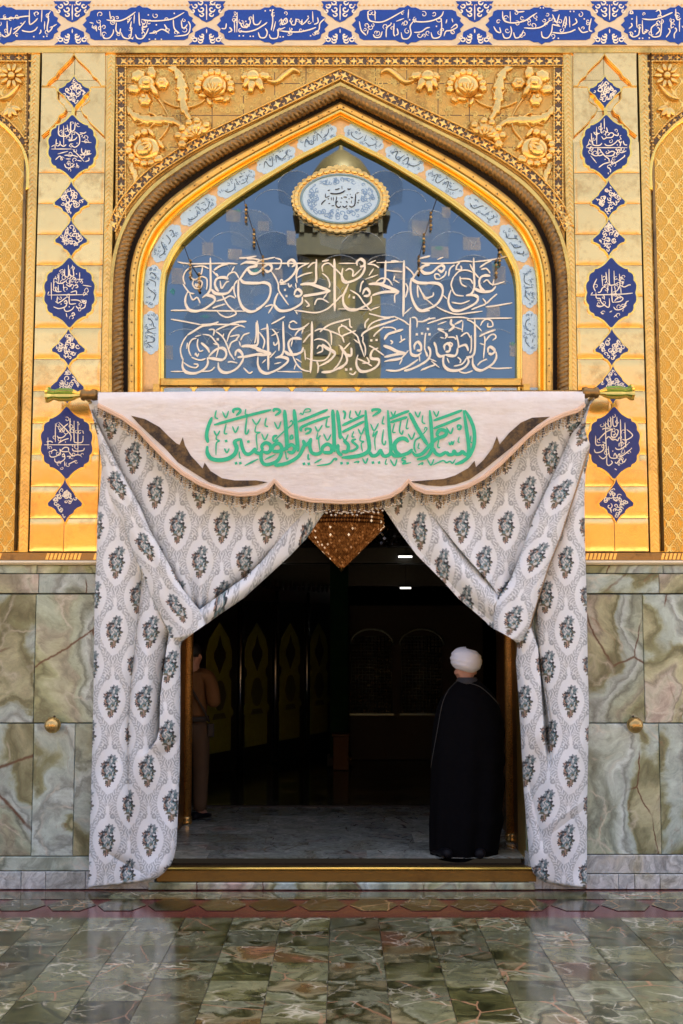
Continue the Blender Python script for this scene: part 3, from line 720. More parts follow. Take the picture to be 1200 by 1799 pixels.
MED_TXT = {
(-1, 1): ((80, 200), MS, "300,250 290,450 400,500 540,440 550,180;400,260 405,700;480,240 500,380;560,170 565,370 640,350 660,180;590,450 580,560 520,600 650,570 700,510;640,390 740,470 760,600 730,690 640,740 550,660;330,680 400,720 460,680;320,600 330,690;130,780 580,780;600,780 860,1060;270,890 500,830;210,680 215,780;240,560 230,700;800,610 1020,640;760,420 850,430 900,400;800,760 810,860 870,870 890,790;920,800 930,870 980,880;760,900 900,910 1020,880;450,1000 560,1000;420,920 600,920 720,960;220,1020 320,940 380,1020;420,1110 460,1190 560,1190 650,1110;490,1060 520,1150;690,1090 710,1190;700,1030 800,1050;.700,650 940,520 530,710 840,530;130,730 200,690;880,1060 960,1030 960,970"),
(-1, 4): ((75, 455), MS, "490,220 490,370 570,380 570,130;600,230 600,360 670,380 690,350 660,130;360,310 355,530;310,490 340,540 440,530 520,480;610,400 600,600;520,560 600,610 650,560;660,440 690,410 730,440 690,470;730,450 900,450;820,300 820,440;700,600 750,570 780,620 730,640;890,580 1080,610;290,640 300,720 420,720;190,520 195,900;250,430 240,700;110,800 1000,790;110,790 140,720;345,580 350,740;330,830 335,980 540,840;280,940 340,980;470,960 520,920 540,980 480,980;540,990 500,1060 360,1100 240,1060;590,800 590,960 620,1000 740,990;620,910 760,910 840,940;470,1080 500,1150 560,1160 650,1120 700,1050;740,1040 780,1090 850,1070;890,960 930,930 950,980 890,980;950,1000 930,1070 850,1110;620,740 740,710 750,780;1000,740 900,820;.660,660 410,1000 750,330 590,1060;640,1230 680,1190 710,1240 650,1250;520,1200 540,1290;460,560 470,700"),
(-1, 7): ((70, 718), MS, "345,330 345,740;430,520 520,420 630,330;420,300 600,480 690,600 680,720;380,600 430,650 520,630 590,560;670,210 670,330 680,550;760,270 760,680 790,750 940,740 960,600;845,340 845,1000;410,770 520,700 640,660;100,800 1100,800;150,740 230,720 290,750;720,880 760,940 950,930 990,870;450,900 500,950 640,950;480,920 550,860 630,870 640,940;640,950 720,1040 840,1020 900,1040;210,1020 250,1070 350,1060 450,980 440,890;240,960 320,910 380,940;490,1040 530,1000 550,1060 490,1060;560,1050 540,1130 420,1200 340,1170 330,1100;600,1060 670,1060 650,1110;550,1170 555,1280;180,640 180,900;450,520 480,460 520,500;.680,290 960,620 570,740;640,1230 740,1180 800,1150;950,480 970,560"),
(1, 1): ((1018, 200), MS, "480,200 480,400 510,420;550,100 555,340;600,300 620,390 570,400;380,290 385,680;320,400 350,450 450,430;620,480 700,420 760,450 720,520 600,530 540,560 490,500;760,460 850,480 860,420;290,590 310,690 440,700 500,650;265,430 275,640;560,660 600,700 700,700 800,640 850,580;850,580 910,640 900,720;150,750 1060,750;150,730 230,650;410,750 420,920 530,900;440,780 560,930 650,1000 660,1070;560,930 720,930 780,860 720,830 600,890;800,780 850,830 820,890;880,840 940,860 1040,820;1000,910 980,960 760,1100 710,1020;430,1190 540,1110 660,1080;250,930 380,1090;250,880 350,930 420,920;970,600 1000,680 1060,690;.920,550 840,690 570,1010;620,1180 690,1240 680,1300;640,1300 640,1340;220,560 240,600"),
(1, 4): ((1028, 455), MS, "530,220 540,540 600,580 720,540;640,260 650,560;460,290 480,480 440,520;370,350 390,600;490,520 540,590;760,330 770,600 680,730;820,560 830,500 860,540;790,590 870,620 960,580 1000,570;490,600 500,760;590,600 600,920 640,960;280,740 340,730 380,650 470,580;260,440 190,600 230,720;120,800 800,780 1060,755;130,790 170,740;640,960 780,940 840,880 790,840 700,880 650,940;240,740 250,860 330,880 360,960 500,1070 540,1020 535,870;250,1030 320,1060 440,1020;410,780 430,900;630,1060 680,1120 780,1120 880,1060 910,960 970,930;790,620 800,790;660,640 690,840;.1000,575 570,1170;340,1180 400,1220;700,1230 640,1290;540,1180 600,1150"),
(1, 7): ((1033, 718), MS, "390,290 395,660 410,960 410,1050 330,1110 240,1040;440,260 460,390 510,390 500,180;550,160 560,370 640,370 640,180;720,240 730,640 740,860;820,310 830,700 840,860;760,680 860,690 990,590 860,460;330,470 350,440 500,450 560,460;240,680 400,520 540,460;520,470 520,600 560,650 640,600 670,490 620,460;400,680 460,620 540,690 610,680 660,710 680,640;610,860 640,900 740,890 900,770;140,900 170,970 280,960 350,890 340,800 310,820;170,600 180,800 300,800;450,830 480,1060 580,1100 640,1080 600,990 570,1060;640,1080 700,1000 740,1060 960,890;420,1060 420,1220 470,1260 540,1200 510,1150;600,1180 640,1210 720,1100;740,1100 790,1190 850,1110;.915,750 965,880 550,940 690,1240;690,760 690,840;320,740 400,760;590,1330 640,1360")}
def pilaster(side):
    mir = side > 0
    def mx(x): return 1192 - x if mir else x
    Yp = -0.030
    XL, XR, XC = wx(mx(73), 95, Yp), wx(mx(188), 95, Yp), wx(mx(130), 130, Yp)
    rows = [92, 139, 194, 249, 304, 358, 412, 466, 521, 576, 631, 687, 744, 799, 855, 911, 969]
    m = MB(); x0, x1 = min(XL, XR), max(XL, XR)
    m.box(x0, x1, 0.03, 0.155, wz(970, 0), wz(93, 0), 0)
    part(m, 'pilaster_core', M['joint'])
    for a, b in zip(rows, rows[1:]):
        for u0, u1 in ((x0, XC), (XC, x1)):
            m = MB(); g = 0.0018
            za, zb = wz(a, Yp), wz(b, Yp)
            if a < 230: m.box(u0 + g, u1 - g, -0.010, 0.0, zb + g, za - g)
            else:
                # hammered plate: slightly dished so that each one mirrors its own bit of the court
                FX = [0, .012, .15, .32, .5, .68, .85, .988, 1]; FZ = [0, .02, .22, .5, .78, .98, 1]
                nx_, nz_ = 8, 6; tl = rnd.uniform(-.0025, .0025); tl2 = rnd.uniform(-.0012, .0012); bu = rnd.uniform(0.0, 0.0010)
                vv = []
                for fz in FZ:
                    for fx in FX:
                        ed = fx in (0, 1) or fz in (0, 1)
                        y = Yp - bu * (4 * fx * (1 - fx)) * (4 * fz * (1 - fz)) + tl * (fx - .5) + tl2 * (fz - .5)
                        if ed: y += 0.0012
                        vv.append((u0 + g + (u1 - u0 - 2 * g) * fx, y, zb + g + (za - zb - 2 * g) * fz))
                n1 = nx_ + 1
                m.add(vv, [(j * n1 + i, j * n1 + i + 1, (j + 1) * n1 + i + 1, (j + 1) * n1 + i) for j in range(nz_) for i in range(nx_)], 0, True)
            part(m, 'gilded_plate', M['plate'])
    # cusped plates standing proud at the head
    cL = [(74, 93.5), (129.5, 93.5), (129.5, 96), (124, 104), (112, 116), (102, 126), (98, 134), (92, 138), (86, 143), (82, 151), (74, 151)]
    cL2 = [(73.5, 153), (97, 153), (100, 160), (101, 168), (100.5, 173), (105, 179), (112, 185), (115.5, 192), (112, 199), (104, 203), (102, 210), (96, 218), (86, 228), (73, 239)]
    cR = [(184.5, 93.5), (130.5, 93.5), (130.5, 96), (136, 104), (149, 116), (159, 126), (162, 133), (170, 138), (175, 145), (178, 151), (184.5, 151)]
    cR2 = [(184.5, 153), (160, 153), (158, 160), (156, 170), (158, 177), (152, 182), (145, 186), (142, 192), (146, 200), (153, 205), (155, 211), (163, 220), (174, 230), (183, 239)]
    for cpts in (cL, cL2, cR, cR2):
        m = MB(); m.slab([(mx(x), y) for x, y in cpts], -0.040, 0.024); part(m, 'cusped_plate', M['plate'])
        inner = [q for q in cpts if q[0] not in (74, 184.5, 73.5) or q[1] in (151, 153, 239)]
        inner = [q for q in inner if q[1] > 94 or q[0] in (129.5, 130.5)]
        m = MB(); m.tube([W(mx(x), y, -0.039) for x, y in inner], 0.0055, 6); part(m, 'cusp_edging', M['strap'])
    # chevron strips on both sides
    for pa, pb in ((55, 70.5), (188.5, 203)):
        Xa, Xb = wx(mx(pa), 95, -0.02), wx(mx(pb), 95, -0.02); u0, u1 = min(Xa, Xb), max(Xa, Xb)
        m = MB(); m.box(u0, u1, -0.018, 0.155, wz(970, -.018), wz(93, -.018), 0)
        z = wz(968, -.02); c_ = (u0 + u1) / 2; q = (u1 - u0) * 0.40; hh = 0.020
        while z < wz(97, -.02):
            for sg in (-1, 1):
                P = [(c_, -0.024, z + 0.028), (c_ + sg * q, -0.020, z), (c_ + sg * q, -0.020, z + hh), (c_, -0.024, z + 0.028 + hh)]
                Bk = [(a_, -0.0175, b_) for a_, _, b_ in P]
                m.prism([Vector(v) for v in P], [Vector(v) for v in Bk], 1)
            z += 0.036
        part(m, 'chevron_strip', [M['strap'], M['relief']])
    cen = [(130, 162), (127, 258), (125, 352), (125, 418), (122, 514), (120, 610), (118, 676), (117, 778), (114, 880)] if not mir else \
          [(1063, 162), (1065, 258), (1069, 350), (1070, 417), (1074, 514), (1075, 610), (1077, 676), (1079, 778), (1083, 880)]
    spec = [('down', 27, 28), ('oval', 40, 56), ('up', 29, 33), ('up', 28, 32), ('oval', 42, 61), ('up', 29, 32), ('up', 29, 33), ('oval', 43, 63), ('up', 30, 38)]
    for i, ((cx, cy), (kd, hw, hh)) in enumerate(zip(cen, spec)):
        o_ = medallion_outline(kd, cx, cy, hw, hh)
        rim = [(cx + (x - cx) * (1 + 3.2 / hw), cy + (y - cy) * (1 + 3.2 / hh)) for x, y in o_]
        m = MB(); m.slab(rim, -0.043, 0.06 if i < 2 else 0.012, 1); m.slab(o_, -0.0455, 0.004, 0)
        md = part(m, 'tile_medallion', [M['navy'], M['bright']])
        s = MB()
        def ins(x, y, k=0.86):
            dx, dy = abs(x - cx) / (hw * k), abs(y - cy) / (hh * k)
            return (dx ** 1.6 + dy ** 1.6 < 0.92) if kd == 'oval' else (dx + dy * 0.95 < 0.93)
        curls(s, cx, cy, hw * .8, hh * .8, 26 if kd == 'oval' else 30, -0.0464, 300 + i + (50 if mir else 0), 0.65 if kd == 'oval' else .95, ins)
        key = (side, i)
        if key in MED_TXT:
            og, sc, tx = MED_TXT[key]; pen(s, tx, og, sc, -0.0475, 1.85, 55, .5)
        part(s, 'lettering', M['cream_paint'], md)
        if i < 8:   # little links between the tiles
            nx_, ny_ = cen[i + 1]; hh2 = spec[i + 1][2]
            ya, yb = cy + hh, ny_ - hh2
            if yb - ya > -6:
                m = MB(); m.slab([(cx - 3, ya - 7), (cx + 3, ya - 7), (nx_ + 3, yb + 7), (nx_ - 3, yb + 7)], -0.0415, 0.010); part(m, 'gilded_link', M['bright'])
    # narrow plain strip and outer strapwork panel with its little arch
    Xo = wx(mx(54), 95, -.01); Xi = wx(mx(52), 95, -.01)
    m = MB(); u0, u1 = (-9, Xo) if not mir else (Xo, 9)
    m.box(u0, u1, 0.0, 0.155, wz(970), wz(93)); part(m, 'strapwork_panel', M['strapwork'])
    m = MB(); m.tube([W(mx(50), 94, -.01), Vector((wx(mx(50), 94, -.01), -.01, wz(968, -.01)))], 0.014, 8); part(m, 'edge_moulding', M['dark'])
    m = MB(); star_band(m, [(mx(58), 101), (mx(-60), 101)], 13, -0.010); star_band(m, [(mx(53), 109), (mx(51), 285)], 13, -0.0105)
    part(m, 'star_border', SB)
    arch = [(mx(x), y) for x, y in ((48, 335), (49, 300), (44, 272), (32, 249), (14, 228), (-8, 212), (-40, 200))]
    m = MB(); m.tube([W(x, y, -.012) for x, y in spline(arch, 5)], 0.016, 8); part(m, 'side_arch_moulding', M['bright'])
    m = MB(); star_band(m, [(mx(x), y) for x, y in ((43, 252), (30, 234), (12, 215), (-10, 199), (-40, 188))], 11, -0.0095); part(m, 'star_border', SB)
    f = MB()
    for a in range(0, 360, 36): f.dome(mx(21 + 15 * math.cos(R(a))), 134 + 15 * math.sin(R(a)), 8.5, 4.0, -R(a) * (-1 if mir else 1), 6, -.003)
    f.dome(mx(21), 134, 7, 7, 0, 9, -.003); part(f, 'relief_flower', M['relief'])
    f = MB(); f.sweep([(mx(0), 176), (mx(12), 172), (mx(24), 162), (mx(36), 150)], lambda t_: 5 * math.sin(math.pi * (t_ * .9 + .08)) + .6, 7, -.003); part(f, 'relief_leaf', M['relief'])
    f = MB()
    for a in (200, 235, 270, 300): f.dome(mx(18 - 11 * math.cos(R(a))), 187 - 12 * math.sin(R(a)), 11, 5, R(a) * (1 if mir else -1), 6, -.003)
    part(f, 'relief_flower', M['relief'])
pilaster(-1); pilaster(1)

# ------------------------------------------------------------------ ledge and onyx dado
m = MB(); ze = wz(984, -.06)
for u0, u1 in ((-9, -OPX), (OPX, 9)):
    m.box(u0, u1, -0.035, 0.155, wz(984, -.035), wz(971, -.035), 0)
    for k in range(int((u1 - u0) / 0.031)):
        x = u0 + k * 0.031
        if math.sin(k * 0.41) + math.sin(k * .173) > 0.1:
            P = [Vector((x, -.041, wz(983, -.04))), Vector((x + .02, -.041, wz(983, -.04))), Vector((x + .034, -.041, wz(972, -.04))), Vector((x + .014, -.041, wz(972, -.04)))]
            m.prism(P, [Vector((v.x, -.034, v.z)) for v in P], 1)
part(m, 'chevron_ledge', [M['dark'], M['relief']])
m = MB()
for u0, u1 in ((-9, -OPX), (OPX, 9)):
    z0, z1 = wz(992, -.07), wz(984.6, -.07); vv = []
    prof = [(-0.03, z0), (-0.06, z0), (-0.075, (z0 + z1) / 2), (-0.06, z1), (-0.03, z1)]
    for x in (u0, u1): vv += [(x, y, z) for y, z in prof]
    m.add(vv, [(i, i + 1, 6 + i, 5 + i) for i in range(4)] + [(4, 0, 5, 9)], 0)
part(m, 'ledge_moulding', M['cream_tile'])
def slab_at(pxa, pxb, pya, pyb, mat, Y=-0.03, name='onyx_slab', b=0.004):
    yr = (pya + pyb) / 2; g = 0.0016
    m = MB(); xa, xb = wx(pxa, yr, Y), wx(pxb, yr, Y)
    m.bevbox(xa + g, xb - g, Y, 0.155, 0.001 if pyb > 1561 else wz(pyb, Y) + g, wz(pya, Y) - g, b); return part(m, name, mat)
for mir in (0, 1):
    jx = (62, -150, -420) if not mir else (1131, 1330, 1560)
    inner = 600 - OPX * 225 if not mir else 600 + OPX * 225
    def run(edges, a, b, mat, Y=-.03, name='onyx_slab'):
        edges = sorted(edges)
        for p0, p1 in zip(edges, edges[1:]): slab_at(p0, p1, a, b, mat, Y, name)
    e1 = [inner, -700 if not mir else 1900]
    run(e1 + [65 if not mir else 1165, -120 if not mir else 1010, 170 if not mir else 1400], 992.6, 1007.5, M['onyx'], -.034)
    run(e1 + [68 if not mir else 1158, -90 if not mir else 1360], 1008, 1042.5, M['onyx'], -.036)
    run(e1 + [61 if not mir else 1131, -150 if not mir else 1350, 180 if not mir else 1010], 1044, 1270, M['onyx'])
    run(e1 + [57 if not mir else 1160, 130 if not mir else 1010, -140 if not mir else 1380], 1271, 1504 if not mir else 1501, M['onyx'])
    run(e1 + [160 if not mir else 1020, -110 if not mir else 1260], 1505 if not mir else 1502, 1530 if not mir else 1535, M['onyx'] if not mir else M['onyx_pale'], -.04)
    run(e1 + [37 if not mir else 1087, 80 if not mir else 1115, 150 if not mir else 1160, -60 if not mir else 1240], 1531 if not mir else 1536, 1561.5, M['onyx_pale'], -.046, 'base_stone')
# ------------------------------------------------------------------ floor of the court
FLOOR = [(0.0, (.022, .023, .008)), (.15, (.075, .074, .026)), (.18, (.022, .023, .009)), (.30, (.085, .083, .032)), (.36, (.16, .155, .08)), (.5, (.11, .115, .06)), (.6, (.17, .175, .11)), (.66, (.04, .04, .013)), (.76, (.19, .165, .09)), (.84, (.10, .065, .022)), (1.0, (.17, .085, .045))]
M['floor'] = onyx('green_floor_marble', FLOOR, 0.7, 0.11, 1.05, spread=60, tint=0.42, veincol=(0.30, 0.16, 0.09), vstep=2.2, grain=.45, aniso=1.0, warp=.6, plane=(1.2, 1.0, 0.0))
M['floor_dark'] = onyx('dark_floor_marble', [(0.0, (.02, .02, .010)), (.4, (.055, .052, .022)), (.6, (.035, .035, .018)), (.75, (.12, .105, .045)), (1, (.05, .04, .02))], 0.7, 0.12, 2.6, spread=40, tint=0.4, veincol=(0.30, 0.17, 0.08), vstep=4.0, grain=.6, plane=(1.2, 1.0, 0.0))
M['red_line'] = plain('dark_red_marble', (0.115, 0.028, 0.026), 0.15, var=0.3, scale=30, bump=0.05)
M['grout'] = plain('grout', (0.10, 0.09, 0.07), 0.6)
m = MB(); m.add([(-70, -110, -.012), (70, -110, -.012), (70, 0.2, -.012), (-70, 0.2, -.012)], [(0, 1, 2, 3)])
tag(m.build('courtyard_ground', M['grout'], None), kind='structure')
TW, TD = 0.330, 0.366
yb = G(600, 1612).y
m = MB(); g = 0.0018
for j in range(24):
    y1 = yb - j * TD; y0 = y1 - TD
    for i in range(-22, 22):
        x0 = -0.078 + i * TW
        m.add([(x0 + g, y0 + g, 0), (x0 + TW - g, y0 + g, 0), (x0 + TW - g, y1 - g, 0), (x0 + g, y1 - g, 0)], [(0, 1, 2, 3)])
ys = yb - 24 * TD
tag(m.build('courtyard_floor', M['floor'], None), kind='structure')
m = MB(); m.add([(-70, -110, 0), (70, -110, 0), (70, ys, 0), (-70, ys, 0)], [(0, 1, 2, 3)])
tag(m.build('far_court_paving', plain('pale_paving', (0.22, 0.16, 0.10), 0.5), None), kind='structure')
# border strip along the wall
ya, yc_, yd = G(600, 1600).y, G(600, 1580).y, G(600, 1567).y
m = MB(); m.add([(-9, yb, -.004), (9, yb, -.004), (9, 0.0, -.004), (-9, 0.0, -.004)], [(0, 1, 2, 3)])
tag(m.build('floor_border', M['red_line'], None), kind='structure')
m = MB(); L_ = 0.36
for k in range(-26, 26):
    x0 = k * L_ + 0.05; gp = 0.004
    ym, hw_ = (ya + yc_) / 2, (yc_ - ya) / 2 - gp
    m.add([(x0 + gp, ym, 0), (x0 + 0.085, ym - hw_, 0), (x0 + L_ - .085, ym - hw_, 0), (x0 + L_ - gp, ym, 0), (x0 + L_ - .085, ym + hw_, 0), (x0 + .085, ym + hw_, 0)], [(0, 1, 2, 3, 4, 5)])
tag(m.build('border_stones', M['floor_dark'], None), kind='structure')

m = MB(); x = -9.0
while x < 9:
    x2 = x + rnd.uniform(.35, .95); m.add([(x + .001, yc_ + .004, 0), (x2 - .001, yc_ + .004, 0), (x2 - .001, yd, 0), (x + .001, yd, 0)], [(0, 1, 2, 3)]); x = x2
tag(m.build('border_strip', M['floor'], None), kind='structure')
# ------------------------------------------------------------------ threshold and doorway
ZS = W(600, 1523, -.06).z
m = MB()
vv = []; prof = [(-.045, 0.055), (-.05, 0.06), (-.052, ZS - .03), (-.062, ZS - .022), (-.062, ZS - .006), (-.05, ZS), (0.0, ZS), (0.02, ZS - .02)]
xl_, xr_ = -1.40, 1.475
for x in (xl_, xr_): vv += [(x, y, z) for y, z in prof]
n = len(prof); m.add(vv, [(i, i + 1, n + i + 1, n + i) for i in range(n - 1)] + [tuple(range(n)), tuple(range(n, 2 * n))])
part(m, 'gilded_sill', gold('sill_gilding', (0.23, 0.145, 0.042), 0.36, 0.5, (0.12, 0.07, 0.025), 0.1, 40, metal=.8))
m = MB(); m.tube([(xl_, -.060, ZS - .012), (xr_, -.060, ZS - .012)], .012, 10); part(m, 'sill_lip', M['bright'])
m = MB(); m.bevbox(-1.459, 1.459, -.075, 0.15, 0.0, 0.053, 0.008); part(m, 'marble_sill', M['onyx'])
m = MB(); m.box(-1.455, 1.455, 0.021, 0.27, 0.0, ZS - .035); part(m, 'door_track', plain('dark_wood', (0.035, 0.02, 0.012), 0.4))
dkw = plain('gilded_brown_wood', (0.14, 0.065, 0.02), 0.32, 0.55, var=0.5, scale=40, bump=0.6)
M['dkw'] = dkw
ytop = W(600, 700, .6).z
for sg in (-1, 1):
    m = MB()
    m.box(min(sg * 1.455, sg * 1.75), max(sg * 1.455, sg * 1.75), 0.63, 2.0, ZS + .001, ytop)
    part(m, 'door_jamb', dkw)
    m = MB()
    x0, x1 = (sg * 1.44, sg * 1.49); m.box(min(x0, x1), max(x0, x1), -.015, 0.63, ZS - .01, ytop)
    part(m, 'door_frame', M['strap'])
m = MB(); m.box(-1.75, 1.75, 0.63, 2.0, ytop + .002, ytop + .5); part(m, 'door_lintel', dkw)

def column(px, py, r, label):
    b = G(px, py, ZS); c = thing('gilded_column', label, 'column', (b.x, b.y, ZS), 'gilded columns of the doorway')
    t = NT('chased_gilding'); p = t.pos
    h = t.math('ADD', t.vor(p, 75, 'DISTANCE_TO_EDGE'), t.math('MULTIPLY', t.noise(p, 120, 3), .3))
    if 'chased' not in M: M['chased'] = t.done(t.mix(t.ramp(h, [(0.1, 0), (.4, 1)]), (0.20, 0.085, 0.02), (0.75, 0.36, 0.08)), .33, .8, t.bump(h, .9, .006))
    m = MB(); m.lathe([(r, .075), (r, 3.0)], (b.x, b.y, ZS), n=28); m.build('shaft', M['chased'], c)
    m = MB(); m.lathe([(0, .002), (r * 1.15, .002), (r * 1.2, .02), (r * 1.1, .035), (r * 1.25, .05), (r * 1.15, .07), (r * 1.0, .075)], (b.x, b.y, ZS), n=28); m.build('base', M['brass'], c)
    m = MB(); m.lathe([(r, 3.0), (r * 1.3, 3.05), (r * 1.5, 3.14), (r * 1.5, 3.2), (0, 3.2)], (b.x, b.y, ZS), n=28); m.build('capital', M['brass'], c)
column(327, 1447, 0.047, 'chased golden column standing beside the left curtain, man in tan clothes behind it')
column(900, 1478, 0.050, 'chased golden column standing between the man in black and the right curtain')

# ------------------------------------------------------------------ inside of the shrine
YH = G(600, 1418, ZS).y
m = MB(); i = 0
ROW = [0.271, 0.62, 0.98, 1.4, 1.9, 2.4, YH]
for a, b in zip(ROW, ROW[1:]):
    x = -1.455 - rnd.uniform(0, .6)
    while x < 1.455:
        wd_ = rnd.uniform(.7, 1.3); x0, x1 = max(x, -1.454), min(x + wd_, 1.454)
        if a >= 1.95: x0, x1 = x * 3, (x + wd_) * 3
        if x1 > x0: m.add([(x0 + .001, a + .001, ZS), (x1 - .001, a + .001, ZS), (x1 - .001, b - .001, ZS), (x0 + .001, b - .001, ZS)], [(0, 1, 2, 3)])
        x += wd_
tag(m.build('passage_floor', onyx('grey_onyx_floor', [(0.0, (.24, .20, .13)), (.3, (.32, .33, .26)), (.5, (.44, .45, .38)), (.66, (.26, .28, .24)), (.8, (.38, .34, .28)), (1, (.30, .20, .15))], .7, .16, 1.5, spread=30, tint=.3, vstep=3, plane=(1, 1, 0)), None), kind='structure')
m = MB(); m.box(-7, 7, YH + .001, YH + .06, ZS - .05, ZS + .012); tag(m.build('floor_step', M['black'], None), kind='structure')
m = MB(); m.add([(-7, 0.3, ZS - .006), (7, 0.3, ZS - .006), (7, 16, ZS - .006), (-7, 16, ZS - .006)], [(0, 1, 2, 3)])
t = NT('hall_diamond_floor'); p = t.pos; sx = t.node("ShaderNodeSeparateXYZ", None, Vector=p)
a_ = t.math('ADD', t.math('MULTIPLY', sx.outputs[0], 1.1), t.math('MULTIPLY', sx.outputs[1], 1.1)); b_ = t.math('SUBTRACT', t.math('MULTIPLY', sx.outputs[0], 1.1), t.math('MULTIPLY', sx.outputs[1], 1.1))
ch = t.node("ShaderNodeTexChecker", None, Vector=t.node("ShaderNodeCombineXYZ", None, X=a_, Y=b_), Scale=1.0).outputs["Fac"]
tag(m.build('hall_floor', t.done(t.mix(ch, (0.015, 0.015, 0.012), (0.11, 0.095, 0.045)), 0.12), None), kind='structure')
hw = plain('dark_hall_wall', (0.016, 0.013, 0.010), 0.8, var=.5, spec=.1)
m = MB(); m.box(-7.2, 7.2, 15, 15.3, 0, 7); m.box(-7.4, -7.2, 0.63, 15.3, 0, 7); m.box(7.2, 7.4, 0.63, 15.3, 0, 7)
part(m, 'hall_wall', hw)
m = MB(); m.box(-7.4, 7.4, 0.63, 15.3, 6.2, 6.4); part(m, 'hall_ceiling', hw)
m = MB()
bz = W(600, 1000, 8).z
m.box(-7, 7, 8.2, 8.6, bz + .1, bz + .5); m.box(-7, 7, 10.5, 10.9, W(600, 1030, 10.5).z, W(600, 985, 10.5).z)
part(m, 'hall_beam', plain('dark_beam', (0.03, 0.028, 0.012), 0.4, var=.5))
# mirror mosaic on the cornice beyond the chandelier
m = MB(); Yk = 7.6
for k in range(520):
    x, y = rnd.uniform(430, 770), rnd.uniform(925, 957)
    c_ = W(x, y, Yk); r = rnd.uniform(.012, .028); n_ = Vector((rnd.uniform(-.7, .7), -1, rnd.uniform(-.9, .3))).normalized()
    u = n_.cross(Vector((0, 0, 1))).normalized(); v_ = n_.cross(u)
    m.add([c_ + u * r, c_ + v_ * r, c_ - u * r, c_ - v_ * r], [(0, 1, 2, 3)], 1)
a_, b_ = W(430, 960, Yk + .04), W(770, 922, Yk + .04)
m.box(-6, 6, Yk + .04, Yk + .3, a_.z, b_.z, 0)
part(m, 'mirror_cornice', [M['black'], plain('mirror_chips', (.5, .45, .4), .08, 1.0, var=.2)], None)
# green pillar
gp = thing('green_pillar', 'dark green square pillar standing in the dim hall', 'pillar', (W(596, 1290, 6.5).x, 6.5, ZS))
x0, x1 = W(580, 1100, 6.5).x, W(612, 1100, 6.5).x
m = MB(); m.box(x0, x1, 6.5, 6.75, ZS + .12, 5.5); m.build('shaft', plain('dark_green_marble', (0.004, 0.026, 0.010), .8, var=.6, scale=8, spec=.08), gp)
m = MB(); m.bevbox(x0 - .04, x1 + .04, 6.46, 6.79, ZS, ZS + .12, .02); m.build('base', M['black'], gp)
# small wooden donation box
bx = thing('wooden_box', 'small brown wooden box standing on the hall floor by the green pillar', 'box', (W(598, 1318, 6.1).x, 6.1, ZS))
c_ = W(599, 1300, 6.1)
m = MB(); m.bevbox(c_.x - .10, c_.x + .10, 6.05, 6.25, ZS, ZS + .42, .01); m.build('body', plain('brown_wood', (.085, .042, .015), .6, spec=.15), bx)
m = MB(); m.bevbox(c_.x - .115, c_.x + .115, 6.035, 6.265, ZS + .421, ZS + .45, .008); m.build('lid', plain('brown_wood_lid', (.10, .05, .02), .6, spec=.15), bx)
# row of tall panels with arched inlays
olive = plain('olive_yellow_inlay', (0.26, 0.27, 0.045), .5, var=.35)
ORD = ['nearest to the golden column', 'second from the golden column', 'third from the golden column', 'farthest and darkest, beside the green pillar']
pdir = Vector((.41, .9, 0)).normalized(); pnor = Vector((pdir.y, -pdir.x, 0))
for k in range(4):
    px = (383, 449, 508, 559)[k]; Yk = -9.33 + 15.1 * (1 + .0593 * k)
    c_ = W(px, 1300, Yk); c_.z = ZS
    th = thing('door_panel', 'tall dark door panel with olive arched inlay, ' + ORD[k], 'door panel', c_, 'row of inlaid door panels')
    def P(u, z, o=0.0): return c_ + pdir * u + pnor * o + Vector((0, 0, z))
    def PR(mb, pts, o0, o1, mi=0): mb.prism([P(u, z, o1) for u, z in pts], [P(u, z, o0) for u, z in pts], mi)
    m = MB(); PR(m, [(-.46, 0), (.46, 0), (.46, 2.15), (-.46, 2.15)], -.05, 0); m.build('board', plain('black_wood', (.012, .009, .007), .4), th)
    h = [(.30, .25), (.30, .66), (.36, .70), (.36, .74), (.30, .80), (.30, 1.12), (.25, 1.18), (.25, 1.24), (.31, 1.30), (.31, 1.50), (.24, 1.66), (.10, 1.78), (0, 1.86)]
    pts = [(-u, z) for u, z in h] + h[::-1][1:]
    m = MB(); PR(m, pts, 0.001, .012); inl = m.build('inlay', olive, th)
    m = MB(); PR(m, [(0, 1.22), (.05, 1.30), (.14, 1.42), (.14, 1.48), (.05, 1.58), (0, 1.70), (-.05, 1.58), (-.14, 1.48), (-.14, 1.42), (-.05, 1.30)], .013, .020); m.build('drop_ornament', M['black'], inl)
    m = MB(); PR(m, [(.15 * math.cos(a * .4) * (1 + .1 * math.cos(a * 2.4)), .95 + .19 * math.sin(a * .4)) for a in range(16)], .013, .020); PR(m, [(-.17, .66), (.17, .66), (.12, .73), (-.12, .73)], .013, .02); m.build('vase_ornament', plain('dark_olive', (.10, .10, .04), .5), inl)
    m = MB(); m.tube([P(.52, 0.02, .02), P(.52, 2.3, .02)], .035, 8); m.tube([P(.60, 0.02, .0), P(.60, 2.3, .0)], .025, 8); m.build('post', plain('steel_post', (.30, .30, .31), .25, .95), th)
    m = MB(); PR(m, [(-.46, 2.152), (.62, 2.152), (.62, 2.32), (-.46, 2.32)], -.06, .03)
    for q in range(7): PR(m, [(-.43 + q * .15, 2.321), (-.33 + q * .15, 2.321), (-.36 + q * .15, 2.40), (-.38 + q * .15, 2.46), (-.40 + q * .15, 2.40)], -.03, .0)
    m.build('cresting', plain('dark_brown_cresting', (.04, .016, .01), .35), th)
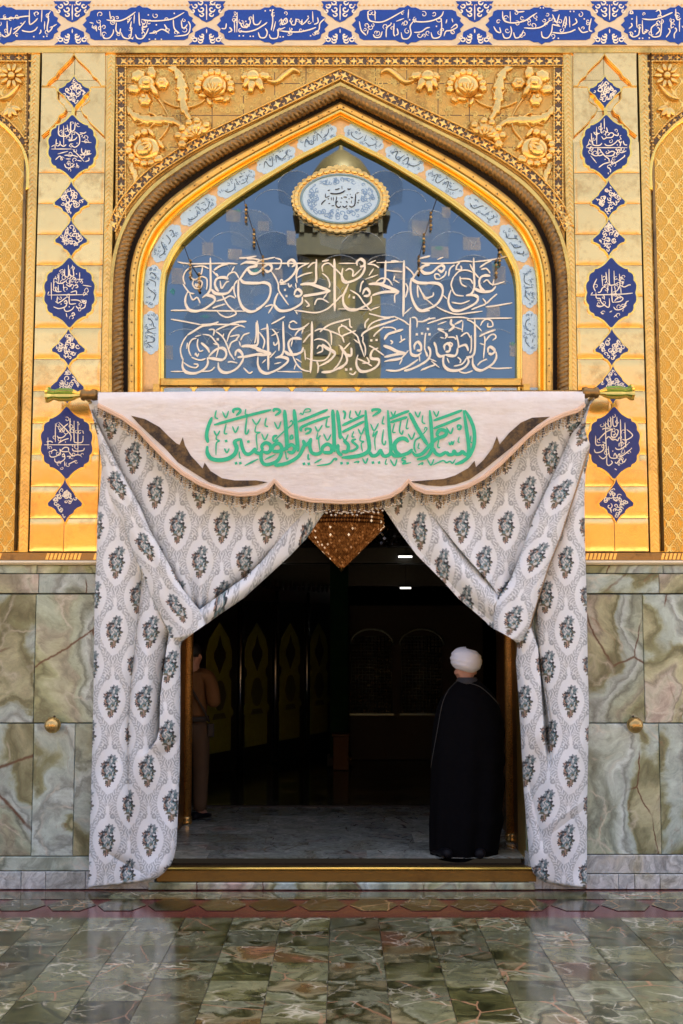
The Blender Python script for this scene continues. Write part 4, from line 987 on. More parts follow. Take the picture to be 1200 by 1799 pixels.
# silver lattice shrine at the back
sg_ = thing('shrine_grille', 'dark silver lattice shrine at the back of the hall', 'shrine', (W(690, 1250, 7.2).x, 7.2, ZS))
Yz = 7.2
silver = plain('old_silver', (.13, .155, .14), .4, .9, var=.5, scale=30)
m = MB(); x0, x1 = W(614, 1200, Yz).x, W(850, 1200, Yz).x
m.box(x0, x1, Yz + .05, Yz + 1.5, ZS, ZS + 2.1); m.build('core', M['black'], sg_)
for a, b in ((618, 688), (706, 776)):
    xa, xb = W(a, 1200, Yz).x, W(b, 1200, Yz).x; za, zb = W(a, 1252, Yz).z, W(a, 1118, Yz).z
    m = MB(); N = 22
    for i in range(N + 1):
        z = za + (zb - za) * i / N; m.tube([(xa, Yz, z), (xb, Yz, z)], .006, 5)
        if i % 2 == 0: m.tube([(xa + (xb - xa) * i / N, Yz, za), (xa + (xb - xa) * i / N, Yz, zb)], .006, 5)
        if i % 3 == 0:
            for q in range(12): m.lathe([(0, -.012), (.012, 0), (0, .012)], (xa + (xb - xa) * (q + .5) / 12, Yz - .006, z), n=6)
    m.build('lattice', silver, sg_)
    m = MB(); m.box(xa - .03, xb + .03, Yz - .03, Yz, za - .035, za - .01); m.build('ledge', silver, sg_)
    m = MB(); ar = [((xa + xb) / 2 + (xb - xa) * .55 * math.cos(R(q)), Yz - .03, zb - .12 + .22 * math.sin(R(q))) for q in range(0, 181, 12)]
    m.tube(ar, .018, 6); m.build('arch_trim', silver, sg_)
# small ceiling lamps
lampm = NT('lit_tube'); lampm = lampm.done((.9, .9, .9), .4, emit=(1, .97, .9, 1), estr=.5)
for (xa, xb, y, Yl, lb) in ((484, 502, 1036, 9.5, 'short lit ceiling lamp over the door panels'), (703, 722, 1033, 9.8, 'short lit ceiling lamp right of the green pillar, lower one'), (700, 724, 978, 8.0, 'lit lamp tube beside the chandelier, upper one')):
    a, b = W(xa, y, Yl), W(xb, y, Yl); l = thing('ceiling_lamp', lb, 'lamp', a, 'lit lamps deep in the hall')
    m = MB(); m.tube([a, b], .013, 8); m.build('tube', lampm, l)
    m = MB(); m.box(a.x - .02, b.x + .02, Yl - .03, Yl + .03, a.z + .018, a.z + .05); m.tube([((a.x + b.x) / 2, Yl, a.z + .05), ((a.x + b.x) / 2, Yl, 6.2)], .004, 5); m.build('housing', M['black'], l)
# chandelier
Yc = 4.6; tip = W(600, 998, Yc); ch = thing('chandelier', 'amber bead chandelier hanging in the doorway between the two curtains', 'chandelier', tip)
rt = (690 - 540) / 2 / F_PX * (Yc + 9.33); hz = (W(600, 926, Yc).z - tip.z)
t = NT('amber_beads'); isl = t.island
bead = t.done(t.ramp(isl, [(0, (.10, .035, .01)), (.6, (.28, .11, .03)), (.9, (.5, .25, .09)), (1, (.9, .6, .35))]), .15, .6, emit=t.ramp(isl, [(0, (.05, .015, .003)), (.85, (.12, .042, .01)), (.96, (.25, .10, .03)), (1, (1, .75, .5))]), estr=.18)
m = MB(); nr = 30
for i in range(nr):
    f = i / (nr - 1); r = rt * (0.03 + .97 * f); z = tip.z + hz * f; k = max(6, int(2 * math.pi * r / .030))
    for q in range(k):
        a = 2 * math.pi * (q + .5 * (i % 2)) / k
        if math.sin(a) > .5: continue
        c_ = Vector((tip.x + r * math.cos(a), Yc + r * math.sin(a), z)); e = .0145
        m.add([c_ + Vector((0, 0, e * 1.3)), c_ + Vector((e, 0, 0)), c_ + Vector((0, e, 0)), c_ - Vector((e, 0, 0)), c_ - Vector((0, e, 0)), c_ - Vector((0, 0, e * 1.3))], [(0, 1, 2), (0, 2, 3), (0, 3, 4), (0, 4, 1), (5, 2, 1), (5, 3, 2), (5, 4, 3), (5, 1, 4)])
for i in range(16):
    z = tip.z + hz + i * .045; r = rt * (1 - .012 * i); k = int(2 * math.pi * r / .034)
    for q in range(k):
        a = 2 * math.pi * (q + .5 * (i % 2)) / k
        if math.sin(a) > .4: continue
        c_ = Vector((tip.x + r * math.cos(a), Yc + r * math.sin(a), z)); e = .0145
        m.add([c_ + Vector((0, 0, e * 1.3)), c_ + Vector((e, 0, 0)), c_ + Vector((0, e, 0)), c_ - Vector((e, 0, 0)), c_ - Vector((0, e, 0)), c_ - Vector((0, 0, e * 1.3))], [(0, 1, 2), (0, 2, 3), (0, 3, 4), (0, 4, 1), (5, 2, 1), (5, 3, 2), (5, 4, 3), (5, 1, 4)])
m.build('bead_skirt', bead, ch, recalc=False)
m = MB(); m.lathe([(0, .01), (rt * .96, hz + .01), (rt * .93, hz + .7), (.05, hz + .8)], tip, n=40); m.build('inner_lining', plain('amber_lining', (.14, .05, .015), .5), ch)
m = MB(); m.tube([tip + Vector((0, 0, hz + .8)), (tip.x, Yc, 6.2)], .02, 8); m.lathe([(0, -.05), (.03, -.02), (.03, .01), (0, .03)], tip, n=10); m.build('stem', M['brass'], ch)

# ------------------------------------------------------------------ brass knobs on the dado
for px, lb in ((98, 'round brass knob on the onyx dado left of the doorway'), (1110, 'round brass knob on the onyx dado right of the doorway')):
    c_ = W(px, 1272, -.03); k = thing('brass_knob', lb, 'knob', c_, 'brass knobs on the dado'); dx = .012 if px < 600 else -.012
    m = MB(); m.lathe([(.032, -.001), (.034, -.008), (.026, -.014), (.016, -.02), (.016, -.05)], (c_.x, c_.y, c_.z), axis='Y', n=24); m.build('rosette', M['brass'], k)
    m = MB(); prof = [(.062 * math.sin(R(a)), -.062 * math.cos(R(a)) * 1.0) for a in range(0, 181, 12)]; m.lathe(prof, (c_.x, c_.y - .10, c_.z), axis='Y', n=32); b_ = m.build('ball', M['brass'], k)
    m = MB(); m.lathe([(0, 0), (.008, 0), (.008, .01), (0, .012)], (c_.x + dx, c_.y - .10, c_.z + .0605), n=10); m.build('screw', M['black'], b_)
# ------------------------------------------------------------------ brocade curtains
g_ = np.random.RandomState(3)
PET = []
def _bq():
    cols = dict(dk=(.04, .045, .05), tl=(.14, .25, .26), gr=(.24, .29, .30), pk=(.40, .26, .19), lt=(.62, .62, .58), ol=(.16, .15, .09), b2=(.10, .17, .18))
    out = []
    def cl(cx, cy, rx, ry, n, names):
        for _ in range(int(n * 1.5)):
            a, r = g_.uniform(0, 6.28), math.sqrt(g_.uniform(0, 1)); out.append((cx + rx * r * math.cos(a), cy + ry * r * math.sin(a), cols[names[g_.randint(len(names))]]))
    cl(5, -18, 8, 8, 22, ['gr', 'dk', 'b2', 'gr', 'lt']); cl(1, 4, 9, 9, 24, ['tl', 'tl', 'gr', 'dk', 'lt']); cl(-8, -8, 7, 8, 16, ['pk', 'dk', 'dk', 'pk', 'lt', 'gr'])
    cl(4, 14, 8, 8, 14, ['ol', 'dk', 'tl', 'lt']); cl(0, 23, 5, 6, 10, ['dk', 'ol', 'pk']); cl(10, -2, 5, 10, 10, ['dk', 'b2', 'ol']); cl(-12, 3, 4, 9, 10, ['dk', 'ol', 'pk'])
    return out
PET = _bq(); PXY = np.array([(a, b) for a, b, c in PET]); PC = np.array([c for a, b, c in PET])
LOBES = [(5, -18, 9.0, 9), (-6, -8, 8.0, 9), (2, 2, 12, 12), (1, 13, 10, 10), (-1, 23, 5.0, 7), (-9, 4, 4.5, 7)]
def brocade(u, v):
    """fabric colour from fabric coordinates in photo pixels (bouquet repeat 78 x 122, half dropped)"""
    best = None
    for oy, ox in ((0, 0), (61, 39)):
        du = (u - ox + 39) % 78 - 39; dv = (v - oy + 61) % 122 - 61
        e = (np.abs(du) / 39) + (np.abs(dv) / 61)
        if best is None: best = (e, du, dv)
        else:
            k = e < best[0]; best = tuple(np.where(k, a, b) for a, b in zip((e, du, dv), best))
    e, du, dv = best
    cream = np.array((.79, .815, .80)); gray = np.array((.38, .405, .40)); lgray = np.array((.60, .62, .605))
    og = (np.abs(du) / 24.5) ** 1.4 + (np.abs(dv + 1) / 45) ** 1.65
    col = np.broadcast_to(cream, du.shape + (3,)).copy()
    # lace ground
    wv = np.sin(du * .62 + 2.2 * np.sin(dv * .30)) * np.sin(dv * .58 + 2.2 * np.sin(du * .33))
    wv2 = np.sin(np.hypot(np.abs(du) - 30, np.abs(dv) - 16) * 1.25)
    lace = np.where((wv > -.02) | (wv2 > .45), 1.0, 0.0) * (og > 1.0)
    col = np.where(lace[..., None] > 0, lgray * .96, col)
    # scrolling frame of the medallion
    fr = (og > 1.0) & (og < 1.45 + .25 * np.sin(np.arctan2(dv, du) * 9))
    scr = np.sin(np.hypot(np.abs(du) - 24, (np.abs(dv) % 24) - 12) * 1.5)
    col = np.where(fr[..., None], np.where(scr[..., None] > .25, gray * 1.08, np.where(scr[..., None] > -.5, lgray, cream * .97)), col)
    edge = (np.abs(og - 1.02) < .06) & (np.sin(np.arctan2(dv, du) * 26) > -.2)
    col = np.where(edge[..., None], lgray * .9, col)
    # little curls and a fleuron at the head of each medallion
    fl = (np.hypot(np.abs(du) - 9, dv + 41) < 4.6) & (np.hypot(np.abs(du) - 9, dv + 41) > 2.0)
    col = np.where(fl[..., None], gray, col)
    fl2 = (np.abs(du) < 3.2 * np.clip(1 - np.abs(dv + 52) / 12, 0, 1) ** .6)
    col = np.where(fl2[..., None], cream * 1.04, col)
    dots = (np.hypot((du + 500) % 11 - 5.5, (dv + 500) % 9 - 4.5) < 1.3) & (og > 1.6)
    col = np.where(dots[..., None], gray * .55, col)
    # bouquet
    inb = np.zeros(du.shape, bool)
    for cx, cy, rx, ry in LOBES: inb |= ((du - cx) / rx) ** 2 + ((dv - cy) / ry) ** 2 < 1 + .34 * np.sin(np.arctan2(dv - cy, du - cx) * 9 + cx)
    ii = np.nonzero(inb.ravel())[0]; D = np.stack([du.ravel()[ii], dv.ravel()[ii]], 1)
    near = np.zeros(len(ii), int)
    for s in range(0, len(ii), 20000):
        d = ((D[s:s + 20000, None, :] - PXY[None]) ** 2).sum(-1); near[s:s + 20000] = d.argmin(1)
    cf = col.reshape(-1, 3); cf[ii] = PC[near]
    return cf.reshape(col.shape)
def grid_mesh(name, X, Yd, PY, COLR, mat, parent):
    """cloth: X, PY photo pixels, Yd depth in metres, all (rows, cols); COLR woven colour or None"""
    r, c = X.shape
    co = Wnp(X, PY, Yd).reshape(-1, 3).astype(np.float32)
    me = bpy.data.meshes.new(name)
    idx = np.arange(r * c).reshape(r, c)
    q = np.stack([idx[:-1, :-1], idx[1:, :-1], idx[1:, 1:], idx[:-1, 1:]], -1).reshape(-1, 4)
    nf = len(q)
    me.vertices.add(r * c); me.vertices.foreach_set("co", co.ravel())
    me.loops.add(nf * 4); me.loops.foreach_set("vertex_index", q.ravel().astype(np.int32))
    me.polygons.add(nf); me.polygons.foreach_set("loop_start", np.arange(0, nf * 4, 4, dtype=np.int32))
    try: me.polygons.foreach_set("loop_total", np.full(nf, 4, dtype=np.int32))
    except Exception: pass
    me.update(calc_edges=True); me.polygons.foreach_set("use_smooth", np.ones(nf, bool))
    if COLR is not None:
        at = me.color_attributes.new("weave", 'FLOAT_COLOR', 'POINT')
        full = np.concatenate([COLR.reshape(-1, 3), np.ones((r * c, 1))], 1).astype(np.float32); at.data.foreach_set("color", full.ravel())
    me.materials.append(mat); me.update()
    return link(bpy.data.objects.new(name, me), parent)
t = NT('brocade'); at = t.node("ShaderNodeAttribute", dict(attribute_name="weave")); p = t.pos
th_ = t.noise(p, 420, 2, .5)
M['brocade'] = t.done(t.mix(.10, at.outputs["Color"], t.ramp(th_, [(.35, .2), (.65, 1)]), 'MULTIPLY'), 0.62, 0.0, t.bump(t.math('ADD', th_, t.math('MULTIPLY', t.noise(p, 45, 4), .7)), .28, .004), spec=.35, sheen=.15)
I = np.interp
def prof(tbl, q): a = sorted(tbl); return I(q, [i[0] for i in a], [i[1] for i in a])
def sm(x): x = np.clip(x, 0, 1); return x * x * (3 - 2 * x)
def curtain(side):
    y = np.concatenate([np.linspace(700, 1500, 670), np.linspace(1501, 1561, 70)])
    if side < 0:
        Lt = [(700, 157), (712, 157), (767, 172), (820, 180), (855, 177), (905, 172), (955, 171), (985, 170), (1050, 167), (1125, 166), (1225, 165), (1350, 162), (1450, 159), (1557, 156), (1561, 156)]
        Rt = [(700, 600), (890, 578), (903, 567), (947, 537), (977, 508), (1020, 461), (1050, 428), (1080, 384), (1107, 347), (1120, 328), (1127, 318), (1140, 316), (1250, 316), (1350, 315), (1450, 311), (1487, 309), (1505, 305), (1520, 299), (1532, 288), (1541, 277), (1546, 262), (1550, 240), (1554, 205), (1557, 172), (1561, 157)]
    else:
        Lt = [(700, 640), (870, 668), (890, 672), (935, 702), (975, 732), (1000, 757), (1022, 779), (1052, 806), (1072, 830), (1092, 853), (1100, 860), (1112, 882), (1124, 903), (1130, 909), (1145, 909), (1162, 907), (1212, 911), (1275, 915), (1375, 920), (1462, 927), (1500, 930), (1520, 933), (1534, 938), (1544, 948), (1550, 960), (1555, 985), (1559, 1020), (1561, 1029)]
        Rt = [(700, 1046), (712, 1036), (735, 1030), (755, 1028), (768, 1031), (780, 1036), (805, 1033), (830, 1028), (870, 1026), (955, 1027), (1050, 1030), (1175, 1032), (1250, 1034), (1400, 1031), (1561, 1030)]
    Lx, Rx = prof(Lt, y)[:, None], prof(Rt, y)[:, None]
    nc = 430; s = np.linspace(0, 1, nc)[None]
    X = Lx + (Rx - Lx) * s; PY = np.broadcast_to(y[:, None], X.shape).copy()
    u, v = X.copy(), PY.copy(); h = np.zeros_like(X)
    noise = 1.3 * np.sin(X * .21 + PY * .06 + 2 * np.sin(PY * .02)) * np.sin(PY * .035 + X * .02) + 1.6 * np.sin(X * .045 + PY * .013) * np.sin(PY * .021 + 1.3) + .9 * np.sin(X * .11 - PY * .05 + 2) * np.sin(PY * .047)
    if side < 0:
        L1 = prof([(700, 150), (735, 166), (755, 175), (825, 210), (890, 245), (930, 262), (962, 280), (1035, 320), (1072, 350), (1100, 362)], y)[:, None]
        L2 = prof([(700, 120), (760, 150), (800, 172), (875, 195), (915, 215), (970, 235), (1007, 252), (1045, 265), (1085, 285), (1117, 300)], y)[:, None]
        top = PY < 1120
        band = (X > L2) & (X < L1) & top
        tb = np.clip((X - L2) / np.maximum(L1 - L2, 1), 0, 1)
        swag = (X >= L1) & top
        # swag: soft folds fanning out from the gathering point
        K = (350, 1095); ph = np.arctan2(K[1] - PY, X - K[0]); di = np.hypot(X - K[0], K[1] - PY)
        fan = np.sin(ph * 13 + .6) * 6.5 * np.exp(-di / 130) + 3.0 * np.sin(ph * 7 + di * .006) * sm(di / 200) + 7 * np.exp(-((X - (L1 + 26)) / 16) ** 2) * sm((PY - 760) / 60) * 0
        hs = 4 + fan + 6 * sm((900 - PY) / 150)
        xs = X
        Nn = prof([(330, 1082), (353, 1070), (400, 1036), (433, 1013), (460, 987), (493, 946), (530, 905), (570, 860)], xs); E = prof([(318, 1127), (328, 1120), (347, 1107), (384, 1080), (428, 1050), (461, 1020), (508, 977), (537, 947), (567, 903), (600, 870)], xs)
        tt = (PY - Nn) / np.maximum(E - Nn, 1)
        roll = swag & (tt > 0)
        sharp = sm((520 - X) / 90)
        hr = 20 * np.sqrt(np.clip(1 - (2 * np.clip(tt, 0, 1) - 1) ** 2, 0, 1)) * (.35 + .65 * sharp) + 4
        gap = swag & (tt <= 0)
        hs = hs - 16 * sharp * np.exp(-np.clip(-tt, 0, 9) * 2.6)
        hs = hs - 9 * np.exp(-np.clip(X - L1, 0, 99) / 9)
        h = np.where(swag, np.where(roll, hr, hs), h)
        hb = 6 + 24 * np.sin(np.pi * np.clip(.12 + tb * .60, 0, 1)) + 2.0 * np.sin(tb * 9)
        h = np.where(band, hb * sm((PY - 690) / 90 + .35), h)
        # pattern runs along the band
        sl = (PY - 850) * 1.13
        ub = (X - (L1 + L2) / 2) * 1.05; rot = .0
        u = np.where(band, ub, X - 390 ); v = np.where(band, sl - 2, PY - 925)
        u = np.where(roll, X - 390 + 14 * (tt - .3), u); v = np.where(roll, PY - 925 - 26 * tt, v)
        # hanging fall
        V1 = prof([(700, 60), (960, 225), (985, 243), (1007, 250), (1112, 240), (1200, 230), (1275, 225), (1375, 225), (1440, 228), (1561, 232)], y)[:, None]
        V2 = prof([(1090, 300), (1115, 297), (1162, 290), (1225, 282), (1280, 281), (1300, 276), (1318, 262), (1340, 240), (1561, 200)], y)[:, None]
        low = ~(band | swag)
        f1 = sm((PY - 985) / 40) * (1 - .75 * sm((PY - 1330) / 130)); d1 = X - V1
        hl = 7 * np.cos(np.clip((X - (Lx + 33)) / 46, -1.5, 1.5)) + 4
        hl = hl - f1 * (17 * np.exp(-np.abs(d1) / 9.5)) + f1 * 7 * np.exp(-((d1 - 27) / 18) ** 2)
        f2 = sm((PY - 1100) / 25) * (1 - sm((PY - 1285) / 45)); d2 = X - V2
        hl = hl - f2 * np.where(d2 < 0, 24 * np.exp(d2 / 11), 0) + f2 * np.where(d2 >= 0, 13 * np.sqrt(np.clip(1 - ((d2 - 15) / 20) ** 2, 0, 1)), 0)
        hl = hl - sm((PY - 1500) / 30) * 4 * np.sin((X - 180) * .05) - 12 * np.exp(-np.abs(PY - (1500 + (X - 190) * .55)) / 7) * sm((X - 175) / 30) * sm((265 - X) / 40) * .6
        hl = hl + sm((PY - 1290) / 120) * 6 * np.sin((X + PY * .35) * .048)
        h = np.where(low, hl, h)
        u0 = X - (205 - (PY - 985) * .036); reg_b = d1 > 0
        ub2 = 78 + X - np.interp(PY, [1000, 1112, 1232, 1350, 1470, 1561], [268, 265, 251, 258, 264, 262])
        reg_c = (d2 > 0) & (PY > 1100) & (PY < 1330)
        u = np.where(low, np.where(reg_b & (PY > 990) , ub2, u0), u); v = np.where(low, PY - 987, v)
        h -= 16 * np.exp(-(X - Lx) / 6.0) * sm((PY - 720) / 60) + 14 * np.exp(-(Rx - X) / 5.5) * sm((PY - 1110) / 20)
        h = np.where(low & (PY < 1125), h - 6 * sm((L2 + 0 - X) / 10 * 0), h)
    else:
        M1 = prof([(700, 1040), (745, 1020), (762, 1005), (830, 975), (905, 940), (962, 920), (1020, 897), (1050, 875), (1066, 868), (1128, 868)], y)[:, None]
        M2 = prof([(700, 1070), (760, 1050), (800, 1030), (860, 1012), (905, 997), (945, 984), (992, 965), (1032, 952), (1080, 937), (1100, 931), (1128, 912)], y)[:, None]
        top = PY < 1128
        band = (X > M1) & (X <= M2) & top; swag = (X <= M1) & top
        tb = np.clip((X - M1) / np.maximum(M2 - M1, 1), 0, 1)
        K = (880, 1080); ph = np.arctan2(K[1] - PY, K[0] - X); di = np.hypot(X - K[0], K[1] - PY)
        fan = np.sin(ph * 12 + 1.0) * 6 * np.exp(-di / 130) + 3 * np.sin(ph * 7.5 - di * .005) * sm(di / 200)
        hs = 4 + fan + 6 * sm((900 - PY) / 150)
        Nn = prof([(640, 790), (690, 830), (730, 872), (780, 930), (805, 961), (830, 990), (855, 1018), (875, 1044), (900, 1070)], X); E = prof([(640, 850), (672, 890), (702, 935), (732, 975), (779, 1022), (806, 1052), (830, 1072), (853, 1092), (882, 1112), (909, 1128)], X)
        tt = (PY - Nn) / np.maximum(E - Nn, 1); roll = swag & (tt > 0); sharp = sm((X - 740) / 80)
        hr = 16 * np.clip(1 - np.abs(2 * np.clip(tt, 0, 1) - .75) ** 2.2, 0, 1) * (.4 + .6 * sharp) + 3 - 12 * sharp * np.exp(-np.abs(tt) * 7)
        hs = hs + 9 * sharp * np.exp(-np.clip(-tt, 0, 9) * 1.6)
        hs = hs - 8 * np.exp(-np.clip(M1 - X, 0, 99) / 9)
        h = np.where(swag, np.where(roll, hr, hs), h)
        hb = 7 + 21 * np.sin(np.pi * np.clip(.10 + tb * .68, 0, 1)) + 2.5 * np.sin(tb * 8 + .5) - 8 * np.exp(-np.clip(M2 - X, 0, 99) / 4)
        h = np.where(band, hb, h)
        sl = (PY - 860) * 1.10; mid = (M1 + M2) / 2
        u = np.where(band, (X - mid) * .92, X - 889); v = np.where(band, sl - 8, PY - 925)
        u = np.where(roll, X - 889 - 8 * tt, u); v = np.where(roll, PY - 925 - 14 * tt, v)
        low = ~(band | swag)
        V1 = prof([(1040, 956), (1070, 945), (1137, 947), (1200, 956), (1237, 962), (1262, 966), (1300, 968), (1561, 985)], y)[:, None]
        V2 = prof([(1070, 940), (1100, 931), (1137, 944), (1200, 949), (1237, 951), (1262, 953), (1300, 956), (1561, 975)], y)[:, None]
        f1 = sm((PY - 1045) / 40) * (1 - sm((PY - 1285) / 70))
        gapd = (X > V2) & (X < V1)
        hl = 5 + 6 * np.cos((X - 1000) / 26) * .8
        hl = hl - f1 * np.where(gapd, 30 * np.sin(np.pi * np.clip((X - V2) / np.maximum(V1 - V2, .5), 0, 1)), 0)
        hl = hl + f1 * np.where(X <= V2, 8 * np.sqrt(np.clip(1 - ((X - (Lx + V2) / 2) / np.maximum((V2 - Lx) / 2 + 2, 1)) ** 2, 0, 1)), 0) - f1 * 8 * np.exp(-np.clip(X - V1, 0, 99) / 7) * (X >= V1)
        hl = np.where(PY < 1110, hl - 6 * np.exp(-np.clip(X - M2, 0, 99) / 10), hl)
        lw = sm((PY - 1270) / 120)
        hl = hl + lw * 6 * np.sin((X + PY * .30) * .055) - lw * 3 * np.exp(-np.abs(PY - (1452 - (X - 985) * .75)) / 8) * sm((X - 950) / 40) + lw * 4 * np.exp(-np.abs(PY - (1436 - (X - 985) * .75)) / 18) * sm((X - 950) / 40) - lw * 9 * np.exp(-np.abs(X - (930 + (PY - 1375) * .22)) / 7) * sm((PY - 1350) / 40) * (1 - sm((PY - 1450) / 60))
        h = np.where(low, hl, h)
        cx = np.interp(PY, [860, 985, 1107, 1233, 1363, 1487, 1561], [992, 993, 995, 1002, 1003, 993, 990])
        cl_ = np.interp(PY, [1040, 1170, 1297, 1420, 1500], [958, 962, 970, 958, 950]) + 39
        bl = sm((X - 965) / 30)
        u = np.where(low, X - (bl * cx + (1 - bl) * cl_), u); v = np.where(low, PY - 1109 + 0 * X, v)
        tail = low & (X <= V2 + 1)
        u = np.where(tail & (PY < 1340), X - np.interp(PY, [1130, 1340], [914, 928]), u); v = np.where(tail & (PY < 1340), PY - 1353, v)
        h -= 16 * np.exp(-(Rx - X) / 6.0) * sm((PY - 770) / 60) + 14 * np.exp(-(X - Lx) / 5.5) * sm((PY - 1120) / 20)
    Yd = -0.16 - (h * 1.22 + noise * .7) * U1
    col = brocade(u, v)
    if side > 0:    # tan piping on the turned edge
        d = np.abs(X - M2); pm = (PY < 1105) & (PY > 780) & (d < 2.0)
        col = np.where(pm[..., None], np.array((.42, .28, .15)), col)
    return X, Yd, PY, col
for side, lb in ((-1, 'white brocade curtain with dark bouquets knotted back on the left of the doorway'), (1, 'white brocade curtain with dark bouquets knotted back on the right, tan piped fold')):
    X, Yd, PY, col = curtain(side)
    o = grid_mesh('brocade_curtain', X, Yd, PY, col, M['brocade'], None)
    md = o.modifiers.new("Solidify", 'SOLIDIFY'); md.thickness = 0.004; md.offset = 1
    tag(o, lb, 'curtain', 'pair of brocade curtains')

# ------------------------------------------------------------------ valance with its writing
VB = [(172, 714), (190, 723), (215, 736), (240, 754), (265, 781), (290, 807), (320, 833), (350, 851), (385, 865), (420, 871), (450, 869), (470, 861), (482, 847), (494, 860), (512, 873), (545, 881), (600, 884), (650, 882), (685, 874), (706, 861), (718, 847), (729, 859), (748, 867), (780, 868), (820, 857), (850, 841), (880, 816), (905, 791), (930, 766), (960, 745), (990, 731), (1015, 723), (1027, 713)]
VALY = -0.385
val = thing('valance', 'pale scalloped cloth valance with green lettering over the doorway', 'valance', W(600, 690, VALY))
xs = np.linspace(172, 1027, 460); yb_ = np.interp(xs, [a for a, b in VB], [b for a, b in VB])
s = np.linspace(0, 1, 60)[:, None]
X = np.broadcast_to(xs[None], (60, 460)).copy(); PY = 689 + 1.2 * np.sin(xs / 90)[None] + (yb_[None] - 689) * s
def valdepth(X, PY): return VALY - 0.004 * np.sin(X * .021 + .5) * np.sin((PY - 690) * .02) - 0.003 * np.sin(X * .05 + PY * .03) + .035 * np.clip((705 - PY) / 16, 0, 1) ** 2
t = NT('valance_cloth'); p = t.pos
st1 = t.ramp(t.noise(p, 3.2, 6, .7), [(.42, 0), (.62, 1)])
wv_ = t.noise(t.vmath('MULTIPLY', p, (1, 1, 6)), 30, 4, .6)
colv = t.mix(t.math('MULTIPLY', st1, .38), (.76, .725, .665), (.62, .53, .46)); colv = t.mix(t.math('MULTIPLY', wv_, .14), colv, (.55, .47, .42)); spk = t.ramp(t.noise(p, 11, 7, .75), [(.60, 0), (.74, 1)]); colv = t.mix(t.math('MULTIPLY', spk, .35), colv, (.50, .38, .32))
M['valance'] = t.done(colv, .8, 0, t.bump(t.noise(t.vmath('MULTIPLY', p, (1.0, 1.0, 2.4)), 3.4, 3, .5), .5, .05, t.bump(t.math('ADD', t.noise(p, 300, 2), t.math('MULTIPLY', t.noise(p, 14, 3), 2.0)), .25, .005)), spec=.2, sheen=.2)
o = grid_mesh('cloth', X, valdepth(X, PY), PY, None, M['valance'], val)
md = o.modifiers.new("Solidify", 'SOLIDIFY'); md.thickness = .004; md.offset = 1
def vdp(x, y): return float(valdepth(np.array(x), np.array(y)))
m = MB(); Vs = []
for a, b in zip(VB, VB[1:]):
    k = max(1, int(math.hypot(b[0] - a[0], b[1] - a[1]) / 5)); Vs += [(a[0] + (b[0] - a[0]) * j / k, a[1] + (b[1] - a[1]) * j / k) for j in range(k)]
Vs.append(VB[-1])
m.tube([W(x, y - 3.6, vdp(x, y) - .004) for x, y in Vs], 3.1 * U1, 8); m.tube([W(x, y, vdp(x, y) - .006) for x, y in Vs], 2.2 * U1, 8)
m.build('piping', plain('peach_cord', (.70, .49, .33), .6, var=.12, scale=90), val)
m = MB(); acc_ = 0
fr_m = [plain('fringe_gold', (.50, .34, .15), .35, .5), plain('fringe_dark', (.07, .045, .03), .4), plain('fringe_pale', (.70, .60, .45), .3)]
for i in range(len(Vs) - 1):
    x, y = Vs[i]; x2, y2 = Vs[i + 1]
    n_ = max(1, int(abs(x2 - x) / 2.2 + .5))
    for q in range(n_):
        f = q / n_; cx, cy = x + (x2 - x) * f, y + (y2 - y) * f + 2; acc_ += 1
        L_ = (15 + 3 * math.sin(acc_ * 1.7)) * (1.0 if acc_ % 3 else 1.25); yy = vdp(cx, cy) + .002 * math.sin(acc_)
        nb_ = 5
        for b_ in range(nb_):
            py = cy + L_ * (b_ + .5) / nb_; r = (1.25 if b_ < nb_ - 1 else 1.9) * (1 + .3 * rnd.random()); mi = (1 if (acc_ // 2) % 3 == 0 else 0) if b_ < nb_ - 1 else 2
            c_ = W(cx + .5 * math.sin(acc_ * 2.1 + b_), py, yy); e = r * U1; hz_ = L_ / nb_ * .5 * U1
            m.add([c_ + Vector((0, 0, hz_)), c_ + Vector((e, 0, 0)), c_ + Vector((0, e, 0)), c_ - Vector((e, 0, 0)), c_ - Vector((0, e, 0)), c_ - Vector((0, 0, hz_))], [(0, 1, 2), (0, 2, 3), (0, 3, 4), (0, 4, 1), (5, 2, 1), (5, 3, 2), (5, 4, 3), (5, 1, 4)], mi)
m.build('bead_fringe', fr_m, val, recalc=False)
ORL = [(320, 200), (420, 225), (520, 280), (590, 350), (640, 395), (662, 405), (685, 352), (700, 410), (740, 480), (800, 545), (824, 572), (838, 530), (880, 590), (960, 640), (1050, 656), (1200, 656), (1282, 668), (1200, 689), (1100, 700), (980, 705), (870, 670), (760, 600), (650, 530), (560, 430), (460, 340), (380, 265)]
ORR = [(-128, 664), (0, 655), (120, 645), (200, 620), (290, 570), (335, 518), (345, 562), (400, 510), (460, 430), (492, 345), (512, 402), (580, 320), (660, 250), (740, 215), (865, 208), (780, 265), (700, 330), (600, 420), (500, 500), (400, 580), (300, 650), (200, 685), (100, 697), (0, 690)]
t = NT('brown_velvet'); p = t.pos
velvet = t.done(t.mix(t.ramp(t.noise(p, 9, 7, .75), [(.40, 0), (.62, 1)]), (.020, .010, .003), (.20, .115, .03)), .75, 0, t.bump(t.noise(p, 90, 3), .3, .004), sheen=.25)
for pts, ox in ((ORL, 150), (ORR, 750)):
    m = MB(); pp = [(ox + x / 4, 680 + y / 4) for x, y in pts]
    m.slab(pp, VALY - .012, .004); m.build('velvet_crescent', velvet, val)
VAL_TXT = []
VS_ = 260 / 1200
